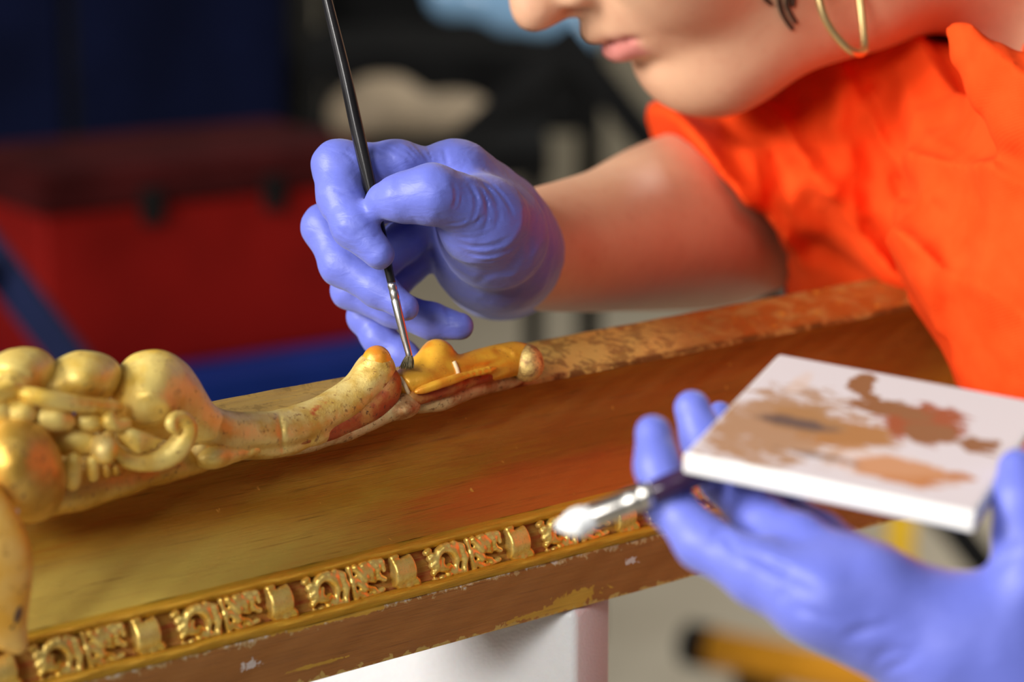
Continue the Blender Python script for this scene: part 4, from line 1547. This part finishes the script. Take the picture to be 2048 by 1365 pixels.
def smears(M):
    sep = M.n('ShaderNodeSeparateXYZ')
    M.L(M.tc.outputs['UV'], sep.inputs[0])
    U, V = sep.outputs[0], sep.outputs[1]
    n1 = M.noise(M.co('UV', (.8, 1.3, 1)), 11, 7, 0.7, 0.6)
    n2 = M.noise(M.co('UV', (.8, 1.3, 1), loc=(3, 5, 0)), 17, 6, 0.65, 0.5)
    c = (0.60, 0.52, 0.53)

    def blob(c, cu, cv, ru, rv, colr, ns=n1, amt=0.9, soft=0.15, op=1.0):
        m = ellmask(M, U, V, cu, cv, ru, rv, ns, amt * 1.9, soft)
        return M.mix(M.math('MULTIPLY', m, op), c, colr)
    tan, brown, rust, ochre, grey = (0.34, 0.16, 0.06), (0.24, 0.085, 0.025), (0.30, 0.06, 0.012), (0.42, 0.13, 0.018), (0.08, 0.05, 0.05)
    c = blob(c, .21, .36, .24, .32, tan, n1, 0.9, 0.2, 0.9)
    c = blob(c, .44, .42, .19, .13, (0.36, 0.15, 0.045), n2, 0.6, 0.15)
    c = blob(c, .28, .46, .13, .12, tan, n2, 0.7, 0.2)
    c = blob(c, .26, .42, .13, .045, grey, n2, 0.4, 0.3, 0.85)
    c = blob(c, .66, .62, .14, .17, rust, n1, 0.5, 0.1)
    c = blob(c, .70, .55, .10, .09, brown, n2, 0.5, 0.15)
    c = blob(c, .52, .69, .16, .07, brown, n2, 0.8, 0.1)
    c = blob(c, .36, .86, .05, .11, brown, n2, 0.5, 0.1)
    c = blob(c, .42, .76, .04, .03, brown, n2, 0.5, 0.1)
    c = blob(c, .16, .76, .03, .10, (0.6, 0.42, 0.34), n2, 0.5, 0.3, 0.6)
    c = blob(c, .88, .53, .07, .06, brown, n2, 0.9, 0.1)
    c = blob(c, .69, .20, .18, .10, ochre, n1, 0.4, 0.15)
    c = blob(c, .62, .22, .22, .10, (0.68, 0.42, 0.28), n1, 0.5, 0.4, 0.35)
    c = blob(c, .88, .25, .05, .03, ochre, n2, 0.5, 0.15)
    c = blob(c, .42, .19, .14, .02, grey, n2, 0.8, 0.2, 0.6)
    M.col(c)
    M.set(rough=0.5, spec=0.2)
    M.bump(n2, 0.05, 0.0005)


smears(M_TILE)
NG = 24
uvs, Vt = [], []
Vt, Ft = box_mesh(D_ + (e1 + e2) / 2 - tn * th_ / 2, e1 / 2, e2 / 2, tn * th_ / 2, 0.0011)
Vt = np.array(Vt)
M_GLAZE = plain('plain_white_glaze', (0.80, 0.79, 0.77), 0.28, var=0.02)
E2 = np.stack([e1, e2, tn], 1)
uvt = [tuple(np.linalg.solve(E2, v - D_)[:2]) for v in Vt]
body_t = link_mesh('tile_body', Vt, Ft, M_GLAZE, tile, smooth=False)
top = D_ + tn * 0.0002
k0, k1 = 0.012, 0.988
link_mesh('paint_face', [top + e1 * a + e2 * b_ for a, b_ in ((k0, k0), (k1, k0), (k1, k1), (k0, k1))], [(0, 1, 2, 3)], M_TILE.m, tile, smooth=False, uv=[(k0, k0), (k1, k0), (k1, k1), (k0, k1)])

# ------------------------------------------------------------------ second brush, held under the tile
flat = thing('flat_brush', 'white-tipped brush with dark purple handle held under the palette tile', 'paint brush', at(1160, 1045, .705 * LZ))
M_PURP = plain('dark_purple_lacquer', (0.035, 0.014, 0.045), 0.2, var=0.2)
M_WBR = plain('white_bristle', (0.80, 0.82, 0.82), 0.6, var=0.08, nscale=700)
hb = spline([(1302, 987, .7045, 22), (1330, 976, .7042, 25), (1370, 960, .7055, 25), (1440, 935, .716, 24), (1560, 892, .738, 20), (1680, 850, .760, 14)], 4)
link_mesh('handle', *tube_mesh([at(x, y, z * LZ) for x, y, z, r in hb], [r * .705 * LZ / FPX for *_, r in hb], 20), M_PURP, flat)
fb = [(1172, 1040, 20), (1185, 1034, 24), (1240, 1012, 25), (1262, 1003, 25), (1266, 1001, 27), (1272, 999, 25), (1284, 994, 25), (1288, 992, 28), (1296, 989, 27), (1304, 986, 24)]
link_mesh('ferrule', *tube_mesh([at(x, y, .7045 * LZ) for x, y, r in fb], [r * .7045 * LZ / FPX for *_, r in fb], 20), M_STEEL, flat)
wt = Sdf()
wt.chain([at(1182, 1036, .7045 * LZ), at(1155, 1046, .7045 * LZ), at(1122, 1052, .7045 * LZ)], [.0034, .0037, .0016], .002)
wt.dis(lambda P: 0.00025 * np.sin((P - at(1155, 1046, .7045 * LZ).astype(np.float32)) @ (nrm([0.35, 0, 1]) * 4200).astype(np.float32)))
wp = np.array([at(1182, 1036, .7045 * LZ), at(1118, 1054, .7045 * LZ)])
sdf_obj('bristles', wt, wp.min(0) - .008, wp.max(0) + .008, .0005, M_WBR, flat)['kind'] = 'stuff'

# ------------------------------------------------------------------ workshop behind, out of focus
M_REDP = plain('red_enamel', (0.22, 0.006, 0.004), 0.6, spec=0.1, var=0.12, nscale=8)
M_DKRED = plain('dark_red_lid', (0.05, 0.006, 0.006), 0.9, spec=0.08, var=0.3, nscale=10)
M_BLUE = plain('blue_enamel', (0.006, 0.022, 0.16), 0.6, spec=0.1, var=0.15, nscale=8)
M_NAVY = plain('navy_panel', (0.003, 0.005, 0.022), 0.9, spec=0.08, var=0.3, nscale=5)
M_LADDER = plain('dark_blue_enamel', (0.002, 0.006, 0.035), 0.6, spec=0.1, var=0.15, nscale=8)
M_DARK = plain('matt_black_steel', (0.010, 0.010, 0.010), 0.9, spec=0.08, var=0.3, nscale=8)
M_GREY = plain('grey_steel', (0.12, 0.115, 0.10), 0.5, var=0.15, nscale=8)
M_BEIGE = plain('beige_canvas', (0.30, 0.23, 0.15), 0.8, var=0.2, nscale=12)
M_ORG = plain('orange_enamel', (0.78, 0.33, 0.02), 0.35, var=0.1, nscale=10)
M_YEL = plain('yellow_enamel', (0.75, 0.45, 0.02), 0.35, var=0.1, nscale=10)
M_PBLUE = plain('pale_blue_plastic', (0.25, 0.45, 0.68), 0.2, var=0.1, nscale=10)

ZR = 2.4
q0, q1 = at(170, 772, ZR), at(740, 686, ZR * 1.078)
bd = nrm([q1[0] - q0[0], q1[1] - q0[1], 0])
bnn = np.array([bd[1], -bd[0], 0])
if bnn[1] > 0:
    bnn = -bnn                      # towards the camera
bz = q0[2]
qm = (q0 + q1) / 2
bcen = qm - bd * .04 - bnn * .10
bench = thing('blue_bench', 'blue metal bench carrying the red tool chest behind the frame', 'workbench', (bcen[0], bcen[1], 0))
link_mesh('bench_top', *box_mesh((bcen[0], bcen[1], bz - .045), bd * .23, bnn * .14, RU * .045, .004), M_BLUE, bench, smooth=False)
for i in (-1, 1):
    for j in (-1, 1):
        p = bcen + bd * i * .20 + bnn * j * .11
        link_mesh('leg', *box_mesh((p[0], p[1], (bz - .09) / 2), bd * .025, bnn * .025, RU * (bz - .09) / 2), M_BLUE, bench, smooth=False)
# red chest on the bench
cc = qm - bd * .01 - bnn * .12
chest = thing('tool_chest', 'red metal tool chest with dark lid on the blue bench', 'tool chest', (cc[0], cc[1], bz))
ch = 0.085
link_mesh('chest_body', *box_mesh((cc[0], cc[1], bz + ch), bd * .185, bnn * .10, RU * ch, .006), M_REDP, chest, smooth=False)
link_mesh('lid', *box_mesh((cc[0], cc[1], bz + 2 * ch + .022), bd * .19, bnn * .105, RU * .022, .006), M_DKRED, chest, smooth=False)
for i in (-1, 1):
    p = cc + bd * i * .07 + bnn * .108
    link_mesh('latch', *box_mesh((p[0], p[1], bz + 2 * ch), bd * .012, bnn * .004, RU * .018, .002), M_DARK, chest, smooth=False)
# blue ladder leaning at the left
lad = thing('step_ladder', 'blue steel ladder leaning beside the red tool chest', 'ladder', (at(-40, 600, 2.2)[0], at(-40, 600, 2.2)[1] , 0))
p0, p1 = at(-50, 470, 2.05), at(125, 700, 2.05)
dv = nrm(p1 - p0)
pb = p1 + dv * (p1[2] / -dv[2])
for o_ in (0, .32):
    offv = np.array([-.2, -.28, 0]) * o_ / .32
    link_mesh('rail', *box_mesh((p0 - dv * .5 + pb) / 2 + offv, (pb - p0 + dv * .5) / 2, np.array([.011, 0, .010]), np.array([0, .008, 0])), M_LADDER, lad, smooth=False)
for k in range(5):
    a = pb - dv * (.25 + .28 * k)
    link_mesh('rung', *tube_mesh([a, a + np.array([-.2, -.28, 0])], .012, 10), M_LADDER, lad, smooth=True)
# navy cabinet
cb = at(140, 170, 3.6)
cab = thing('storage_cabinet', 'navy storage cabinet with black doors in the dark far left', 'cabinet', (cb[0], cb[1], 0))
link_mesh('cabinet_body', *box_mesh((cb[0], cb[1] + .25, .80), (.33, 0, 0), (0, .24, 0), (0, 0, .80), .006), M_DARK, cab, smooth=False)
for i in (-1, 1):
    link_mesh('door', *box_mesh((cb[0] + i * .165, cb[1] + .0, .86), (.155, 0, 0), (0, .008, 0), (0, 0, .70), .003), M_NAVY, cab, smooth=False)
for k in range(1):
    pass
# dark rack in the middle distance with blue jars on it
rk = at(905, 140, 3.4)
rack = thing('equipment_rack', 'black equipment rack behind the brush handle and gloved hand', 'rack', (rk[0], rk[1], 0))
zr = at(905, 100, 3.4)[2]
link_mesh('shelf', *box_mesh((rk[0], rk[1] + .2, zr - .02), (.215, 0, 0), (0, .2, 0), (0, 0, .02), .003), M_DARK, rack, smooth=False)
link_mesh('back_panel', *box_mesh((rk[0], rk[1] + .39, zr + .06), (.215, 0, 0), (0, .008, 0), (0, 0, .16)), M_DARK, rack, smooth=False)
link_mesh('drawer', *box_mesh((rk[0], rk[1] + .2, zr - .08), (.18, 0, 0), (0, .18, 0), (0, 0, .040), .004), M_DARK, rack, smooth=False)
for i in (-1, 1):
    for j in (0, 1):
        link_mesh('leg', *box_mesh((rk[0] + i * .20, rk[1] + .02 + j * .35, zr / 2 - .02), (.012, 0, 0), (0, .012, 0), (0, 0, zr / 2 - .02)), M_DARK, rack, smooth=False)
ps = Sdf()
for x_, y_, rx_, ry_ in ((905, -20, 55, 55), (960, -10, 60, 50), (1020, 10, 60, 55), (1085, 25, 55, 50), (1130, 40, 40, 40), (1166, 82, 33, 36), (1000, -90, 160, 80)):
    P_ = at(x_, y_, 3.34)
    ps.ell(P_, np.stack([RT, UPV, FW]), (rx_ * 3.34 / FPX, ry_ * 3.34 / FPX, .03), .012)
ps.dis(lambda P: .003 * wob(P, 70))
pa, pb_ = at(820, -200, 3.27), at(1230, 140, 3.43)
sheet = sdf_obj('plastic_bag', ps, np.minimum(pa, pb_) - .02, np.maximum(pa, pb_) + .02, .004, M_PBLUE)
tag(sheet, 'pale blue plastic bag hanging on the front of the black rack', 'plastic bag')
# beige sack on a low trolley
sk = at(770, 235, 3.08)
trol = thing('low_trolley', 'black low trolley below the beige sack behind the brush', 'trolley', (sk[0] + .04, sk[1] + .12, 0))
sz = at(770, 295, 3.08)[2]
link_mesh('deck', *box_mesh((sk[0] + .04, sk[1] + .12, sz - .02), (.17, 0, 0), (0, .14, 0), (0, 0, .02), .004), M_DARK, trol, smooth=False)
for i in (-1, 1):
    for j in (-1, 1):
        link_mesh('leg', *box_mesh((sk[0] + .04 + i * .15, sk[1] + .12 + j * .12, sz / 2 - .02), (.012, 0, 0), (0, .012, 0), (0, 0, sz / 2 - .02)), M_DARK, trol, smooth=False)
s_ = Sdf()
s_.ell((sk[0] - .01, sk[1] + .10, sz + .030), np.eye(3), (.072, .06, .046), .02)
s_.ell((sk[0] + .08, sk[1] + .12, sz + .020), np.eye(3), (.062, .06, .033), .02)
s_.fun(lambda P: sz - P[:, 2], .004, 'i')
s_.dis(lambda P: .004 * wob(P, 60))
sack = sdf_obj('canvas_sack', s_, (sk[0] - .12, sk[1], sz - .02), (sk[0] + .18, sk[1] + .22, sz + .10), .005, M_BEIGE)
tag(sack, 'beige canvas sack slumped on the low trolley behind the brush handle', 'sack')
# trestle stand with slanting black legs
def stand(p, q, wd, parent, name):
    a, b_ = at(*p), at(*q)
    dv_ = nrm(b_ - a)
    e_ = b_ + dv_ * max(0, (b_[2] / -dv_[2])) if dv_[2] < 0 else b_
    side_ = nrm(np.cross(dv_, FW))
    return link_mesh(name, *box_mesh((a + e_) / 2, (e_ - a) / 2, side_ * wd, FW * .012), M_DARK, parent, smooth=False)


ez = thing('easel_stand', 'black folding stand with slanting legs behind the gloved hand', 'stand', (at(1200, 300, 2.82)[0], at(1200, 300, 2.82)[1], 0))
stand((1120, 60, 2.82), (1310, 300, 2.82), .017, ez, 'leg')
stand((1130, 100, 2.84), (880, 320, 2.84), .015, ez, 'leg')
# orange handled lifting bar and yellow post lower right
ob0, ob1 = at(1385, 1290, 3.3), at(1780, 1370, 3.15)
od = nrm(ob1 - ob0)
jack = thing('orange_pipe', 'orange pipe with black end cap lying low behind the gloved palette hand', 'pipe', (ob0[0], ob0[1], 0))
link_mesh('pipe_body', *tube_mesh([ob0 + od * .03, ob1 + od * .3], .028, 20), M_ORG, jack)
link_mesh('end_cap', *tube_mesh([ob0 - od * .012, ob0 - od * .008, ob0 + od * .03], [.024, .030, .030], 20), M_DARK, jack)
for tt in (.10, .5):
    c_ = ob0 + od * tt
    link_mesh('foot', *box_mesh((c_[0], c_[1], (c_[2] - .02) / 2), (.03, 0, 0), (0, .03, 0), (0, 0, max(.005, (c_[2] - .02) / 2))), M_DARK, jack, smooth=False)
yp = at(1800, 1090, 3.0)
post = thing('yellow_post', 'yellow post seen between the palette tile and the gloved palm', 'post', (yp[0], yp[1], 0))
link_mesh('post_shaft', *tube_mesh([(yp[0], yp[1], .01), (yp[0], yp[1], yp[2] + .06)], .018, 16), M_YEL, post)
link_mesh('post_foot', *tube_mesh([(yp[0], yp[1], 0), (yp[0], yp[1], .012)], .07, 20), M_DARK, post)
